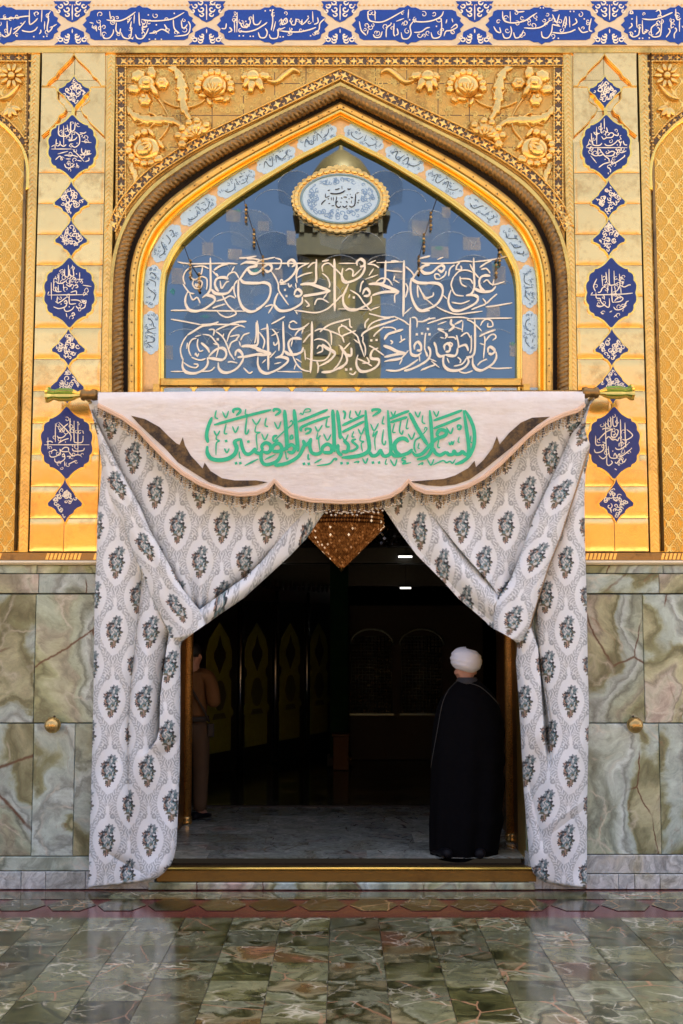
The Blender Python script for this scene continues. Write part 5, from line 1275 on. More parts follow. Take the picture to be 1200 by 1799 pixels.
VAL_TXT = [((340, 700), VS_, 5.5, 60, .58, """150,152 118,235 106,300 118,360;1.15*112,385 112,440 140,485 200,500 275,490 330,455 350,405 335,350 385,328;385,325 392,385 415,440 450,452 485,425 500,400;500,400 505,435 540,445 560,420;560,420 555,385 585,360 620,375 625,415 600,440 560,430;640,420 650,380 690,365 715,395 705,425 660,430 640,420;712,405 710,455 680,505 630,530 580,535 552,505 548,450 565,400;1.1*738,92 750,250 760,420;1.1*815,88 832,250 848,432;760,430 800,440 822,405 795,375 755,400 715,430;.8*165,215 400,150 630,92;.8*845,190 970,140 1090,90;.8*875,270 870,240 900,220 1000,180 1105,145;905,350 890,400 850,470 770,520 690,540 655,540;955,322 935,360 905,375 888,335;955,320 942,380 960,440 1010,450 1050,420;1050,440 1045,400 1085,370 1120,395 1115,435 1075,440 1050,435;1.1*1128,90 1138,250 1142,435;1165,95 1185,260 1190,330;1172,370 1172,430 1205,465;
.45*235,105 262,155 285,100;.45*315,225 340,275 365,225;.45*165,260 188,300 215,260;.4*188,300 185,330 210,345 185,365 182,460;.45*250,405 270,440 290,405;.45*475,165 510,210 545,160;.4*510,210 500,270 540,275 510,300 520,420;.45*552,285 578,335 605,285;.45*655,190 685,245 710,185;.45*985,225 1010,265 1045,215;.4*1010,265 1000,330 1030,300 1015,330 1025,430;.45*1055,285 1085,340 1115,290;.75*325,120 325,92 365,85 380,105 345,140;.75*650,110 655,88 690,90 700,110 660,140;.65*905,265 915,245 950,250 940,275 905,290;.45*185,95 175,150 200,165;.4*425,85 420,125 440,130;.45*265,205 250,280 275,285;.5*435,140 420,270 435,285 450,250;.45*590,155 580,215 605,230;.45*1085,160 1075,225 1105,230;.4*650,350 720,280 800,210 795,180 780,195;.7*680,300 648,312 652,345 690,338;.5*795,290 805,320 785,328 790,295;.9*.345,525 380,525;.9*.895,530 935,530;.9*.265,345 445,350;.6*415,545 525,490;.6*580,495 665,455;.6*980,525 1040,490;.4*745,430 755,490 770,480;.4*370,430 375,480 385,480;.5*930,450 930,490 945,490;.5*1000,545 1100,530 1140,490 1160,490 1150,505;.4*860,130 870,120 885,130 905,90 940,85 945,105 900,115"""),
((600, 700), VS_, 5.5, 60, .58, """1.1*0,480 80,475 160,460 215,430 225,380 205,250 195,95;.7*120,330 85,345 130,390 100,420 60,430;15,340 55,380 45,430 0,430;.6*10,100 30,120 20,170;.8*5,220 90,180 185,135;.8*5,275 90,232 185,185;225,430 250,465 290,455 320,410;320,410 335,460 370,465 400,430 392,300 375,95;400,430 430,465 490,460 545,440 575,410;1.15*545,355 510,325 460,335 430,375 440,430 480,455;.8*390,165 470,130 550,100;.8*395,195 470,170 535,150;1.1*550,115 620,250 700,380;575,430 600,460 650,450 700,400 760,335 840,300 845,265 800,255 775,290 790,310;.5*605,440 590,400 600,340 650,310;610,495 680,480 720,440 735,380 728,230 715,95;745,400 760,440 800,460 850,430;850,430 870,455 905,450 910,415;910,415 930,450 965,445 980,420;980,420 1000,450 1030,440 1025,330 990,95;1.0*1000,95 1045,170 1075,260 1075,370 1040,460 985,510 920,535;.8*745,180 860,140 980,95;.8*745,245 860,200 970,155;
.45*110,100 135,140 155,95;.45*235,205 265,260 300,200;.4*265,260 255,310 290,265 270,330 275,420;.45*400,105 420,140 440,100;.45*595,105 620,150 640,105;.45*540,285 570,330 595,275;.45*745,100 770,145 790,100;.5*850,235 885,285 905,235;.45*695,490 725,540 750,490;.45*395,495 430,545 450,490;.45*170,485 195,525 215,480;.45*0,300 30,340 55,290;.45*135,245 160,290 185,235;.4*160,290 150,340 180,350 160,370 170,430;.4*75,95 65,155 90,160;.4*345,140 330,200 350,205;.45*340,250 330,350 350,375 360,340;.4*430,200 415,270 440,275;.45*485,170 470,260 490,290 500,255;.4*540,160 525,240 545,240;.4*660,135 655,190 680,205;.45*790,330 780,390 800,400;.35*630,360 620,400 635,405;.35*955,310 945,350 960,355;.35*1050,300 1045,350 1060,360;.4*100,265 85,310 105,310;.35*365,490 355,530 375,530;.75*250,110 255,92 300,90 310,105 250,145;.6*940,240 945,218 968,225 960,250 938,245;.45*870,350 880,375 895,350 900,375 915,340;.35*670,260 680,235 692,250 650,300 600,340;.9*.255,520 305,520;.9*.0,525 50,525;.5*525,485 505,480 490,500 520,510 495,530 565,520;.45*740,540 820,505 850,520 880,510 900,525 925,490;.4*100,520 140,510 130,525;.4*620,540 660,520 650,540""")]
if VAL_TXT:
    m = MB()
    for org, sc, nib, ang, thn, tx in VAL_TXT: pen(m, tx, org, sc, VALY - .0115, nib, ang, thn)
    m.build('lettering', plain('green_paint', (.02, .46, .24), .6, var=.2, scale=40), val)
# rod, caps and lobed finials
rodz = W(600, 692, -.33); rod = thing('curtain_rod', 'brass curtain rod with green and gold lobed finials over the doorway', 'curtain rod', (0, -.33, rodz.z))
m = MB(); a, b = W(150, 694, -.33), W(1052, 690, -.33); m.tube([a, b], .022, 12); m.build('pole', M['brass'], rod)
gg = plain('green_enamel', (.16, .27, .03), .15, .3, var=.5, scale=30)
for px, py, sg in ((148, 694, -1), (1046, 690, 1)):
    c_ = W(px, py, -.33)
    m = MB(); m.lathe([(.0, -.10 * sg), (.040, -.10 * sg), (.046, -.07 * sg), (.036, -.05 * sg), (.036, -.01 * sg), (.047, .0), (.040, .02 * sg), (.02, .03 * sg)], c_, 'X', 20); m.build('socket', M['dark'], rod)
    m = MB(); L_ = .285
    profx = [(.018, .03), (.024, .05), (.040, .08), (.047, .12), (.047, .19), (.036, .225), (.040, .245), (.058, .27), (.055, .29), (0, .30)]
    n_ = 28; vv = []
    for r, x in profx:
        for k in range(n_):
            an = 2 * math.pi * k / n_; rr = r * (1 + .13 * math.cos(7 * an))
            vv.append(c_ + Vector((sg * x, rr * math.cos(an), rr * math.sin(an))))
    for i in range(len(profx) - 1):
        for k in range(n_):
            m.add([vv[i * n_ + k], vv[i * n_ + (k + 1) % n_], vv[(i + 1) * n_ + (k + 1) % n_], vv[(i + 1) * n_ + k]], [(0, 1, 2, 3)], 1 if (k // 2) % 2 == 0 and 1 < i < 7 else 0, True)
    m.build('finial', [M['bright'], gg], rod)
    m = MB(); w0 = Vector((c_.x - sg * .02, -.02, c_.z - .02)); m.tube([w0, Vector((c_.x - sg * .02, -.2, c_.z - .03)), c_ + Vector((-sg * .02, .01, -.03))], .012, 8); m.build('bracket', M['brass'], rod)

# ------------------------------------------------------------------ oval plaque on the window
pl = thing('oval_plaque', 'oval pale blue tile plaque with black script in a scalloped gold frame', 'plaque', W(598, 350, .06))
def oval(cx, cy, rx, ry, n=96, sc=0, k=26, pt=0):
    out = []
    for i in range(n):
        a = 2 * math.pi * i / n; q = 1 + sc * abs(math.sin(a * k / 2)); s_ = abs(math.sin(a))
        out.append((cx + rx * q * math.cos(a), cy + ry * q * math.sin(a) * (1 + pt * max(0, s_ - .8) / .2)))
    return out
m = MB(); m.slab(oval(598, 349, 83, 50, 208, .05, 40, .14), .055, .04); 
for a in range(0, 360, 9):
    x, y = 598 + 78 * math.cos(R(a)), 349 + 49.5 * math.sin(R(a)); m.dome(x, y, 6.5, 4.5, R(90 - a), 3.5, .055, 0, 8)
frm = m.build('frame', M['relief'], pl)
m = MB(); o_ = [W(x, y, .049) for x, y in oval(597.5, 349, 68.5, 42.5, 72)]; m.tube(o_ + [o_[0]], .010, 8); m.build('rim', plain('grey_teal_rim', (.20, .32, .34), .3), pl)
m = MB(); m.slab(oval(597.5, 349, 68, 42, 72), .0515, .004); fc = m.build('tile_face', plain('pale_blue_glaze', (.50, .66, .72), .2, var=.12, scale=80), pl)
m = MB()
curls(m, 597.5, 349, 60, 36, 95, .0505, 77, 1.0, lambda x, y: ((x - 597.5) / 62) ** 2 + ((y - 349) / 37) ** 2 < 1 and not (abs(x - 597) < 37 and abs(y - 346) < 21))
m.build('scroll_pattern', plain('blue_scroll', (.20, .34, .50), .3), fc)
PLQ_TXT = ''
PLQ_TXT = "1.2*300,290 380,305 480,305 600,280 700,215;235,225 300,205;430,190 460,195 500,185 550,165;760,165 790,190 845,170;.7*610,100 615,180;990,290 1065,275;975,300 965,450 955,570 930,620 860,655 800,620;.1055,480 1035,540;740,610 720,645 670,660 625,620;720,500 760,545;580,510 590,545;590,620 540,665 490,650 455,605 460,540 510,490;.7*180,300 175,380 200,400 290,360;185,465 120,520 85,560 75,600;.255,440;250,570 305,560;335,625 410,615;.8*330,400 335,480;.8*385,390 385,490;.8*465,380 470,420 440,560;590,400 620,440;650,395 700,390 740,400;855,380 870,410 900,400;.7*860,480 860,560;.7*.750,335 835,320;.7*780,440 820,440;.745,700"
if PLQ_TXT:
    m = MB(); pen(m, PLQ_TXT, (560, 320), 1 / 15, .0495, 2.3, 55, .45); m.build('lettering', M['ink'], fc)

# ------------------------------------------------------------------ white lettering and painted image of vaulting and sky on the glass
m = MB()
arcs = []
for row, (yy, r) in enumerate(((330, 30), (366, 33), (404, 35), (444, 37), (486, 38), (530, 40), (574, 40), (618, 40))):
    for k in range(-8, 9):
        cx = 598 + (k + .5 * (row % 2)) * 78
        arcs.append((cx, yy, r))
def inside_glass(x, y):
    if y > 655: return False
    xa = [a for a in A_s if True]
    e = np.interp(-y, [-q[1] for q in xa][0:], [q[0] for q in xa][0:])
    return e + 5 < x < 2 * AX - e - 5
ya_ = [q[1] for q in A_s][::-1]; xa_ = [q[0] for q in A_s][::-1]
def inside_glass(x, y):
    if y > 655: return False
    e = np.interp(y, ya_, xa_); return e + 5 < x < 2 * AX - e - 5
for cx, cy, r in arcs:
    run = []
    for a in range(200, 341, 10):
        x, y = cx + r * 1.1 * math.cos(R(a)), cy + r * math.sin(R(a))
        if inside_glass(x, y): run.append('%.1f,%.1f' % (x, y))
    if len(run) > 3 and rnd.random() < .75: pen(m, ' '.join(run), (0, 0), 1, GY - .002, .75, 30, .9)
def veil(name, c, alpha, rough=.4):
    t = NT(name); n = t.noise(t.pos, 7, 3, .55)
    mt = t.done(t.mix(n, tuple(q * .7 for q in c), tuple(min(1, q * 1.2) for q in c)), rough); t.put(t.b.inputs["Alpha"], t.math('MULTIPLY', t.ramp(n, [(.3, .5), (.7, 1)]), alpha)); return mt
m.build('vault_image_line', veil('vault_line_veil', (.42, .50, .52), .5), glass)  # outlines of vaulting seen in the glass, drawn as pale strokes
sky_veil = veil('reflected_sky_veil', (.50, .49, .40), .42); pale = veil('pale_vault_veil', (.30, .40, .44), .20); deep = veil('deep_vault_veil', (.03, .06, .09), .24); teal = veil('green_glint', (.04, .42, .30), .5)  # see-through colours that paint reflections and glints onto the glass
k_ = 0
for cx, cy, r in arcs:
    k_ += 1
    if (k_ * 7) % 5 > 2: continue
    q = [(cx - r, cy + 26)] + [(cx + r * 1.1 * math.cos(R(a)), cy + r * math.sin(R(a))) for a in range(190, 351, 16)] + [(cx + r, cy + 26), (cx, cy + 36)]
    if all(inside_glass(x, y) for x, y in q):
        mm = MB(); mm.slab(q, GY - .0012, .0006); mm.build('vault_image_pane', pale if k_ % 2 else deep, glass)  # vault facets seen in the glass, painted as lighter and darker panes
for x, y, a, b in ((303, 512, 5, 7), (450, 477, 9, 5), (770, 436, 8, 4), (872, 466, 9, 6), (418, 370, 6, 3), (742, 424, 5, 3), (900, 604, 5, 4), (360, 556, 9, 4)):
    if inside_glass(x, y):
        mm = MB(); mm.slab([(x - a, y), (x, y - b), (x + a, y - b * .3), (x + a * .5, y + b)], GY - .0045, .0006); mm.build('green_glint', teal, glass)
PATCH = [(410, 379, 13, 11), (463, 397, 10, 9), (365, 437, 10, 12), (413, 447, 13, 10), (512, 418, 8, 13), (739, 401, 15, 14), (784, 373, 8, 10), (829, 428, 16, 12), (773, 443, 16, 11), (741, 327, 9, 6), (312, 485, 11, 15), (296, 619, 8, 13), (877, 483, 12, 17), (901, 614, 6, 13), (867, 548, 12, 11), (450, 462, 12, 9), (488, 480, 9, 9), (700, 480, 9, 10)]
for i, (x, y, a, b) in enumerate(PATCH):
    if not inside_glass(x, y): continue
    m = MB(); m.slab([(x - a, y - b), (x + a * .9, y - b * .9), (x + a, y + b), (x - a * .95, y + b * .9)], GY - .0035, .002); m.build('reflected_sky_patch', sky_veil, glass)  # bright sky reflection painted as a pale see-through patch
GLASS_TXT = []
GS = 160 / 1200
def _g(ox, oy, thick, thin): 
    return [((ox, oy), GS, 5.7, 62, .32, thick), ((ox, oy), GS, 1.9, 45, .7, thin)]
GLASS_TXT = (_g(300, 440, "415,625 470,590 560,610 580,660 520,720 420,780 320,800 240,780 195,700 195,620 225,540;522,95 525,300 525,480 495,560 425,615;535,510 580,560 660,575 750,560 800,510 820,470;760,375 700,355 620,365 585,410 590,480 630,540;570,260 650,205 780,165;920,375 960,420 1060,430 1200,430;895,380 890,500 895,620 940,740 1020,800 1100,800 1200,750;920,185 1000,155 1110,165 1130,205 1080,215 1010,240 930,350 895,400;1010,240 1060,300 1130,300 1200,260",
 "90,150 260,175 700,170 880,175;0,790 230,790 1000,800;280,215 200,270 165,360 190,450;270,250 260,340 320,385 400,345 470,370 480,450 470,520;300,385 290,450 330,500 390,490 415,430 390,395 350,405;160,440 240,550 310,570;250,570 290,650 350,620 390,700;300,215 420,205 500,240;420,215 400,310 370,290;550,270 620,340 600,300;740,350 780,300 850,290 900,370;650,400 670,500 730,420 770,410;600,790 660,850 740,880 820,860 860,820 760,730 690,610 670,580;600,670 700,640 780,600 850,630;550,760 620,735 720,705;880,390 840,450 835,540 860,620;900,100 1000,95 1130,75;1000,110 1100,110 1180,130;800,280 840,210;320,470 330,440 340,480 360,440 380,470")
+ _g(450, 440, "0,430 120,425 180,460 190,540 160,640 80,730 0,770;0,300 50,275 110,210 170,180 205,215 195,260 150,280 110,250;430,215 420,160 455,125 500,140 505,190 470,215;510,140 535,210 510,290 440,370 370,415 310,430;580,450 700,440 800,470 980,535;980,535 850,565 700,590 620,600;500,590 520,530 560,515 600,560 570,600 510,600;610,610 600,690 520,750 420,790 320,795 260,750 240,700 260,620 290,560;795,115 790,250 790,390 750,435 600,445;1.15*1030,110 1035,300 1035,550 1035,800;.8*870,145 960,125",
 "0,170 300,170 680,170;200,275 250,350 290,440 300,530 370,640 430,720;310,430 330,385 355,400;540,430 530,330 560,240 640,190 700,165;540,360 620,320 740,290;680,230 740,170 780,160;520,430 530,500;880,280 870,220 900,180 960,170 1020,220 1120,320 1160,390 1200,400;870,300 940,360 970,440 960,490;640,650 700,720 660,740;770,720 800,650 870,640 960,690;880,640 940,560;500,790 600,800 780,820 920,780 1020,700 1110,610 1190,540;520,800 545,840;0,170 60,130 250,90;250,100 330,130 310,230 250,245;2*.380,520 400,600;120,740 220,720 160,830;310,450 400,440;420,430 440,480 470,450")
+ _g(595, 440, "1.15*862,130 858,400 855,700 850,870;245,200 240,150 290,115 340,150 330,200 280,215;345,170 340,250 290,340 200,395 110,420 60,400 40,330 55,230;395,445 520,440 640,480 800,545;800,545 640,545 520,565 440,595;315,580 340,520 375,505 410,555 390,595 330,600;430,600 420,680 330,740 220,785 120,770 65,700 60,600 95,520 130,440;620,130 615,250 610,380 570,435 440,445;.9*690,140 790,145;970,380 1050,425 1200,430;960,360 945,480 960,600 1000,710 1070,790 1200,790;1200,190 1130,200 1070,240 1000,330 970,380;1080,250 1130,300 1200,300",
 "0,170 230,170;380,180 490,130;380,180 470,190 530,230;500,160 850,150;350,380 520,320;460,240 400,330;490,420 560,370 650,380 710,460;620,260 720,270 840,280;720,400 740,330;720,380 800,430;880,210 960,280 990,330;880,430 910,500 880,620;280,550 300,440 330,400;90,270 140,240 190,270 190,340 300,240;150,520 260,590 330,690 430,800;2.2*.200,620;130,630 150,580;0,770 400,775;400,790 540,740;400,830 600,880 750,870;740,690 740,590 790,560;860,840 960,750;1040,450 1040,560 1050,620;1050,460 1110,590 1140,640 1200,620;1060,110 1120,90 1200,70")
+ _g(740, 440, "0,430 180,430 260,460 285,540 250,650 160,740 0,790;0,260 60,300 140,290 210,230 270,195 305,230 270,280 220,250;110,180 60,190 0,240;692,95 695,300 700,480 660,570 590,595;590,595 700,590 750,630 720,690 620,750 500,795 410,780 360,690 370,590 395,520;705,500 760,530 840,545 930,530 985,470;910,335 840,330 780,360 765,430 790,500 840,540;.8*770,225 850,170 930,130",
 "0,165 100,170 400,165 560,140 680,150;700,150 940,120 1140,75;850,745 1000,725 1200,690;360,340 380,240 440,190;460,260 470,200 510,160;470,250 530,250 520,200;640,180 700,290 760,360;430,350 500,275 600,260 680,290;430,340 400,420 400,480 450,580 560,600;520,370 640,380 680,440;510,340 530,440 600,480;790,250 860,240 910,300;820,420 870,390 940,450 1100,410;940,470 960,380;250,380 190,370 180,320 220,310 250,340;240,380 310,330 330,270;290,590 340,640;200,740 320,800 470,840 650,820 810,800;400,680 520,700 640,660;660,780 760,740 850,700 810,630;860,700 920,640 1000,570;20,560 60,620 150,600 160,550;60,640 160,720;0,100 60,90 120,70;210,120 290,90")
+ _g(300, 550, "630,115 540,150 420,170 300,240 220,290;160,620 155,700 190,770 280,795 380,775 460,720 490,650 480,590;480,590 560,600 680,615 730,560 720,490 670,460 600,480 540,530 500,575;.8*510,520 480,460 400,390;.7*220,290 165,370 130,470 140,560 165,620;850,565 860,510 890,490 930,520 945,570 880,585;960,570 940,640 870,730 770,780 690,780 635,730 625,650;930,440 1040,435 1200,490;950,580 1060,560 1200,530;1140,100 1150,250 1145,400 1100,430 940,440;.8*590,230 720,170 880,120 1000,110",
 "0,80 200,115 400,155;400,150 700,150 900,150;590,240 680,310 740,420 780,530 840,620;770,470 800,390 880,350;740,380 780,260 850,190 920,165 980,190;780,310 900,290 860,350;900,370 920,440;920,360 960,290 1040,260;420,280 520,300 590,380 630,440 600,580;560,400 620,420;340,330 280,350 240,420 240,500 270,570;320,310 400,290;360,340 350,420 380,500 430,490;2.4*.620,345;220,390 210,470;270,580 380,620 460,600;0,770 170,770;170,650 240,700 330,720 360,680 300,670;750,650 800,640 880,660;380,770 520,760 580,710;960,720 1030,790 1080,770;1150,570 1145,680 1180,760;560,300 570,220 500,220;680,330 700,270;320,560 330,530 350,570 370,530")
+ _g(450, 550, "355,110 360,300 365,480 330,560 260,590;250,590 340,580 410,600 415,640 350,700 250,760 140,795 60,760 25,680 25,580;375,500 430,540 520,545 600,510 620,450;600,345 530,330 460,345 425,400 440,480 480,535;1.1*145,140 155,300 160,550 160,750;0,480 100,505 200,540;200,540 100,550 0,545;1.15*735,110 735,300 730,550 715,790;870,410 930,460 1020,510 1035,550 960,630 830,700;.8*200,145 300,90 380,45;.8*840,250 900,195 1000,140 1200,85;.7*800,640 820,700 810,790;860,780 980,770 1100,720 1200,660",
 "440,130 490,105 540,140;440,140 440,190 500,215 620,190 700,130;510,300 560,230 640,200;620,210 600,270;460,440 480,350;620,390 700,290 740,270;770,240 840,210 960,230 990,300 990,420;760,360 830,340 920,370 980,450 970,540 900,620 760,625 660,590;800,470 830,430 870,440 870,500 800,530;960,230 1060,270 1130,310 1160,390;1090,420 1140,470 1130,580 1080,680 1020,740;1100,270 1090,200 1140,170 1200,190;1130,300 1200,270;480,560 540,680 620,750 720,770;500,740 530,660;520,600 600,650;640,480 650,620;0,120 0,300 -20,400;40,250 110,360 90,470;210,210 270,280 300,400 300,500;200,300 300,250;180,590 260,500;240,670 330,650;280,770 600,775;80,660 130,610;160,190 60,220;230,380 240,420 270,410 290,370")
+ _g(595, 550, "520,460 450,490 420,560 440,600 520,610 530,660 480,720 380,765 290,765 240,700 235,620 255,550;590,430 680,460 780,510 890,530;890,530 760,545 600,580;.9*300,310 330,260 450,190 600,140 780,80;945,60 940,250 945,480 970,550 1040,560 1090,520;1000,480 1000,420 1045,380 1085,430 1080,490 1030,490;1200,600 1080,680 950,740 860,760;0,740 60,700 110,630 90,540 40,480;90,545 160,560 170,500 165,455;.7*20,440 60,480 150,390;.7*40,310 120,270 230,230",
 "0,110 150,75;145,80 150,170 180,190;30,150 150,230 240,300 270,380 340,580;310,360 350,450 350,560;320,390 320,300;200,345 270,400;240,600 340,640 440,700;310,660 400,650 370,580;2.2*.430,360 500,355;400,430 460,460 600,560;460,310 500,260 600,180;600,190 700,190 760,220;1.6*600,350 650,280 750,245 850,215;800,390 840,360 880,340;820,290 830,380;600,640 720,610 840,590;620,630 750,620 830,590 920,490;800,680 840,600;1.3*620,750 760,760 900,710 1050,610;1060,540 1070,640;1130,490 1140,310 1150,260;1140,490 1180,570;2.4*.100,745 160,740;140,790 190,810 230,770;960,60 1010,60 1035,110 1030,190;1040,110 1130,110 1200,60;2.4*.1030,280 1100,270;740,50 850,100 930,160;400,10 540,40;380,210 430,140 540,90 680,65;350,200 350,130 400,70;680,360 710,380 690,410;1080,760 1200,710")
+ _g(740, 550, "705,70 710,300 705,500 670,570 610,580;600,570 625,640 580,710 480,755 370,750 300,690 290,600 310,550;170,380 195,450 210,530 250,570 320,550;310,490 305,430 350,400 380,440 370,500 320,510;320,550 430,565 470,530 480,460;.9*480,460 510,440 580,420 610,460 620,500;880,520 885,460 925,450 970,500 930,540 885,530;985,510 990,580 950,660 870,720 790,755 720,735 680,670 680,580;.9*765,310 860,260 980,220;0,680 60,640 110,580 120,500 90,440;.8*0,750 100,710 190,680;.8*465,290 490,400 490,460;.7*660,290 660,470 640,530;.6*50,290 45,450 80,580",
 "0,120 100,80 190,65;80,140 200,100 320,65 520,55 640,75;600,85 690,130 800,240;640,75 900,70 1200,65;780,170 810,110 870,80 930,110 940,170 880,180 880,130;1.6*400,80 390,140 430,180 360,240;1.5*440,150 540,95;430,180 550,220;550,100 540,250;520,310 600,260 650,330;830,300 840,370 820,600;840,380 900,300 960,280 985,320 940,360;770,400 840,420;740,690 790,640 870,605;890,715 1000,730 1200,720;370,380 410,410 390,450;350,320 430,320 460,350;310,340 340,280 220,210 300,220;250,320 300,330;500,770 580,790 680,760;430,700 540,670 600,590;340,590 370,660;480,580 520,620 510,660;2.4*.90,210 110,280 330,290;110,600 200,640;130,630 240,720;220,150 330,110"))
if GLASS_TXT:
    m = MB()
    for org, sc, nib, ang, thn, tx in GLASS_TXT: pen(m, tx, org, sc, GY - .007, nib, ang, thn)
    m.build('lettering', M['cream_paint'], glass)
# bead strings added in place of hanging lamps mirrored in the glass
for i, (pts, lb) in enumerate((([(428, 347), (432, 365), (446, 408), (462, 455)], 'thin beaded reflection of a hanging lamp left of the oval plaque'),
                               ([(322, 428), (334, 462), (350, 486)], 'short beaded reflection of a lamp at the lower left corner of the arched glass'),
                               ([(768, 346), (757, 378), (745, 416), (736, 455)], 'thin beaded reflection of a hanging lamp right of the oval plaque'),
                               ([(888, 425), (878, 440), (872, 462)], 'short beaded reflection of a lamp at the lower right corner of the arched glass'))):
    cth = thing('lamp_reflection', lb, 'bead chain', W(*pts[0], GY - .03), 'lamp reflections modelled on the arched glass')
    P_ = [W(x, y, GY - .03) for x, y in pts]
    m = MB(); m.tube(P_, .0028, 6); m.build('cord', M['black'], cth)
    m = MB()
    for q in range(1, len(pts)):
        x, y = pts[q]
        for k in range(5): m.lathe([(0, -.016), (.010 + .004 * (k % 2), -.004), (.012, .004), (0, .016)], W(x, y + k * 7.2 - 4, GY - .03), n=8, mi=k % 2)
    m.build('beads', [M['dark'], M['brass']], cth)

# ------------------------------------------------------------------ people
def skin_body(name, J, E, rad, mat, parent, root, sub=2):
    """one continuous figure grown from a skeleton: joints, bones, radii"""
    names = list(J); me = bpy.data.meshes.new(name)
    me.from_pydata([J[k] for k in names], [(names.index(a), names.index(b)) for a, b in E], [])
    o = link(bpy.data.objects.new(name, me), parent)
    sk = o.modifiers.new("Skin", 'SKIN'); sk.use_smooth_shade = True
    lay = me.skin_vertices[0] if me.skin_vertices else None
    if lay is None:
        bm = bmesh.new(); bm.from_mesh(me); bm.verts.layers.skin.verify(); bm.to_mesh(me); bm.free(); lay = me.skin_vertices[0]
    for i, k in enumerate(names):
        r = rad[k]; lay.data[i].radius = r if hasattr(r, '__len__') else (r, r); lay.data[i].use_root = (k == root)
    sb = o.modifiers.new("Subsurf", 'SUBSURF'); sb.levels = sub; sb.render_levels = sub
    me.materials.append(mat)
    return o
skin_m = plain('skin', (.42, .22, .15), .5, var=.15, scale=30, bump=.1)
def figure(parent, base, H, yaw, arm=(0, 0), mat=skin_m, slim=1.0):
    cy_, sy_ = math.cos(yaw), math.sin(yaw)
    def T(x, y, z): return Vector((base.x + (x * cy_ - y * sy_) * H, base.y + (x * sy_ + y * cy_) * H, base.z + z * H))
    J, E, r = {}, [], {}
    def add(k, x, y, z, rad, par=None):
        J[k] = T(x, y, z); r[k] = tuple(q * H for q in rad) if hasattr(rad, '__len__') else rad * H
        if par: E.append((par, k))
    add('pelvis', 0, 0, .53, (.085, .065)); add('waist', 0, .005, .62, (.075, .058), 'pelvis'); add('chest', 0, .0, .74, (.088, .062), 'waist'); add('collar', 0, -.005, .815, (.05, .045), 'chest')
    add('neck', 0, 0, .855, .034, 'collar'); add('jaw', 0, .012, .885, (.040, .045), 'neck'); add('head', 0, .008, .93, (.044, .054), 'jaw'); add('crown', 0, .0, .972, (.034, .042), 'head')
    add('nose', 0, .072, .912, .010, 'head')
    for s_, n in ((-1, 'l'), (1, 'r')):
        add('ear' + n, s_ * .052, -.002, .915, .010, 'head'); add('earlobe' + n, s_ * .054, -.002, .902, .007, 'ear' + n)
        add('sh' + n, s_ * .105 * slim, 0, .80 if slim == 1 else .785, .036, 'collar'); add('el' + n, s_ * (.150 if arm[0] else .135 * slim), -.03 if arm[0] else 0, .645, .027, 'sh' + n)
        w_ = (s_ * (.06 if arm[0] else .145 * slim), .12 if arm[0] else .035, .70 if arm[0] else .50)
        add('wr' + n, *w_, .018, 'el' + n)
        d = Vector((-s_ * .5, .25, .5) if arm[0] else (0, .12, -1)).normalized()
        pa = Vector(w_) + d * .045; add('palm' + n, *pa, (.022, .013), 'wr' + n)
        for q, (o_, ln) in enumerate(((-.018, .040), (-.006, .047), (.006, .044), (.018, .034))):
            a = pa + d * .022 + Vector((0, o_, 0)) + d * ln * .45; b = pa + d * .022 + Vector((-s_ * .012, o_, 0)) + d * ln
            add('f%d%s' % (q, n), *a, .0052, 'palm' + n); add('g%d%s' % (q, n), *b, .0045, 'f%d%s' % (q, n))
        a = pa + Vector((0, .030, .0)) - d * .005; add('th' + n, *a, .006, 'palm' + n); add('tj' + n, *(a + d * .022 + Vector((0, .006, 0))), .005, 'th' + n)
        add('hip' + n, s_ * .052, 0, .49, .056, 'pelvis'); add('kn' + n, s_ * .055, .008, .275, .036, 'hip' + n); add('an' + n, s_ * .055, -.01, .05, .022, 'kn' + n); add('toe' + n, s_ * .062, .085, .018, .018, 'an' + n)
    if arm[0]:
        for k in ('pelvis', 'waist', 'chest', 'hipl', 'hipr', 'knl', 'knr', 'shl', 'shr', 'ell', 'elr', 'collar'): r[k] = tuple(q * .72 for q in r[k]) if hasattr(r[k], '__len__') else r[k] * .72
    return skin_body('body', J, E, r, mat, parent, 'pelvis'), T
# the man in black
fm = G(820, 1507, ZS); Ym = fm.y + .16; xm = W(819, 1300, Ym).x
man = thing('person', 'person in black cloak and white turban seen from behind in the doorway', 'person', (xm, Ym, ZS))
kpx = F_PX / (Ym + 9.33)
Hm = (W(819, 1143, Ym).z - ZS) * .975
body, T = figure(man, Vector((xm, Ym, ZS)), Hm, R(8), slim=.72)
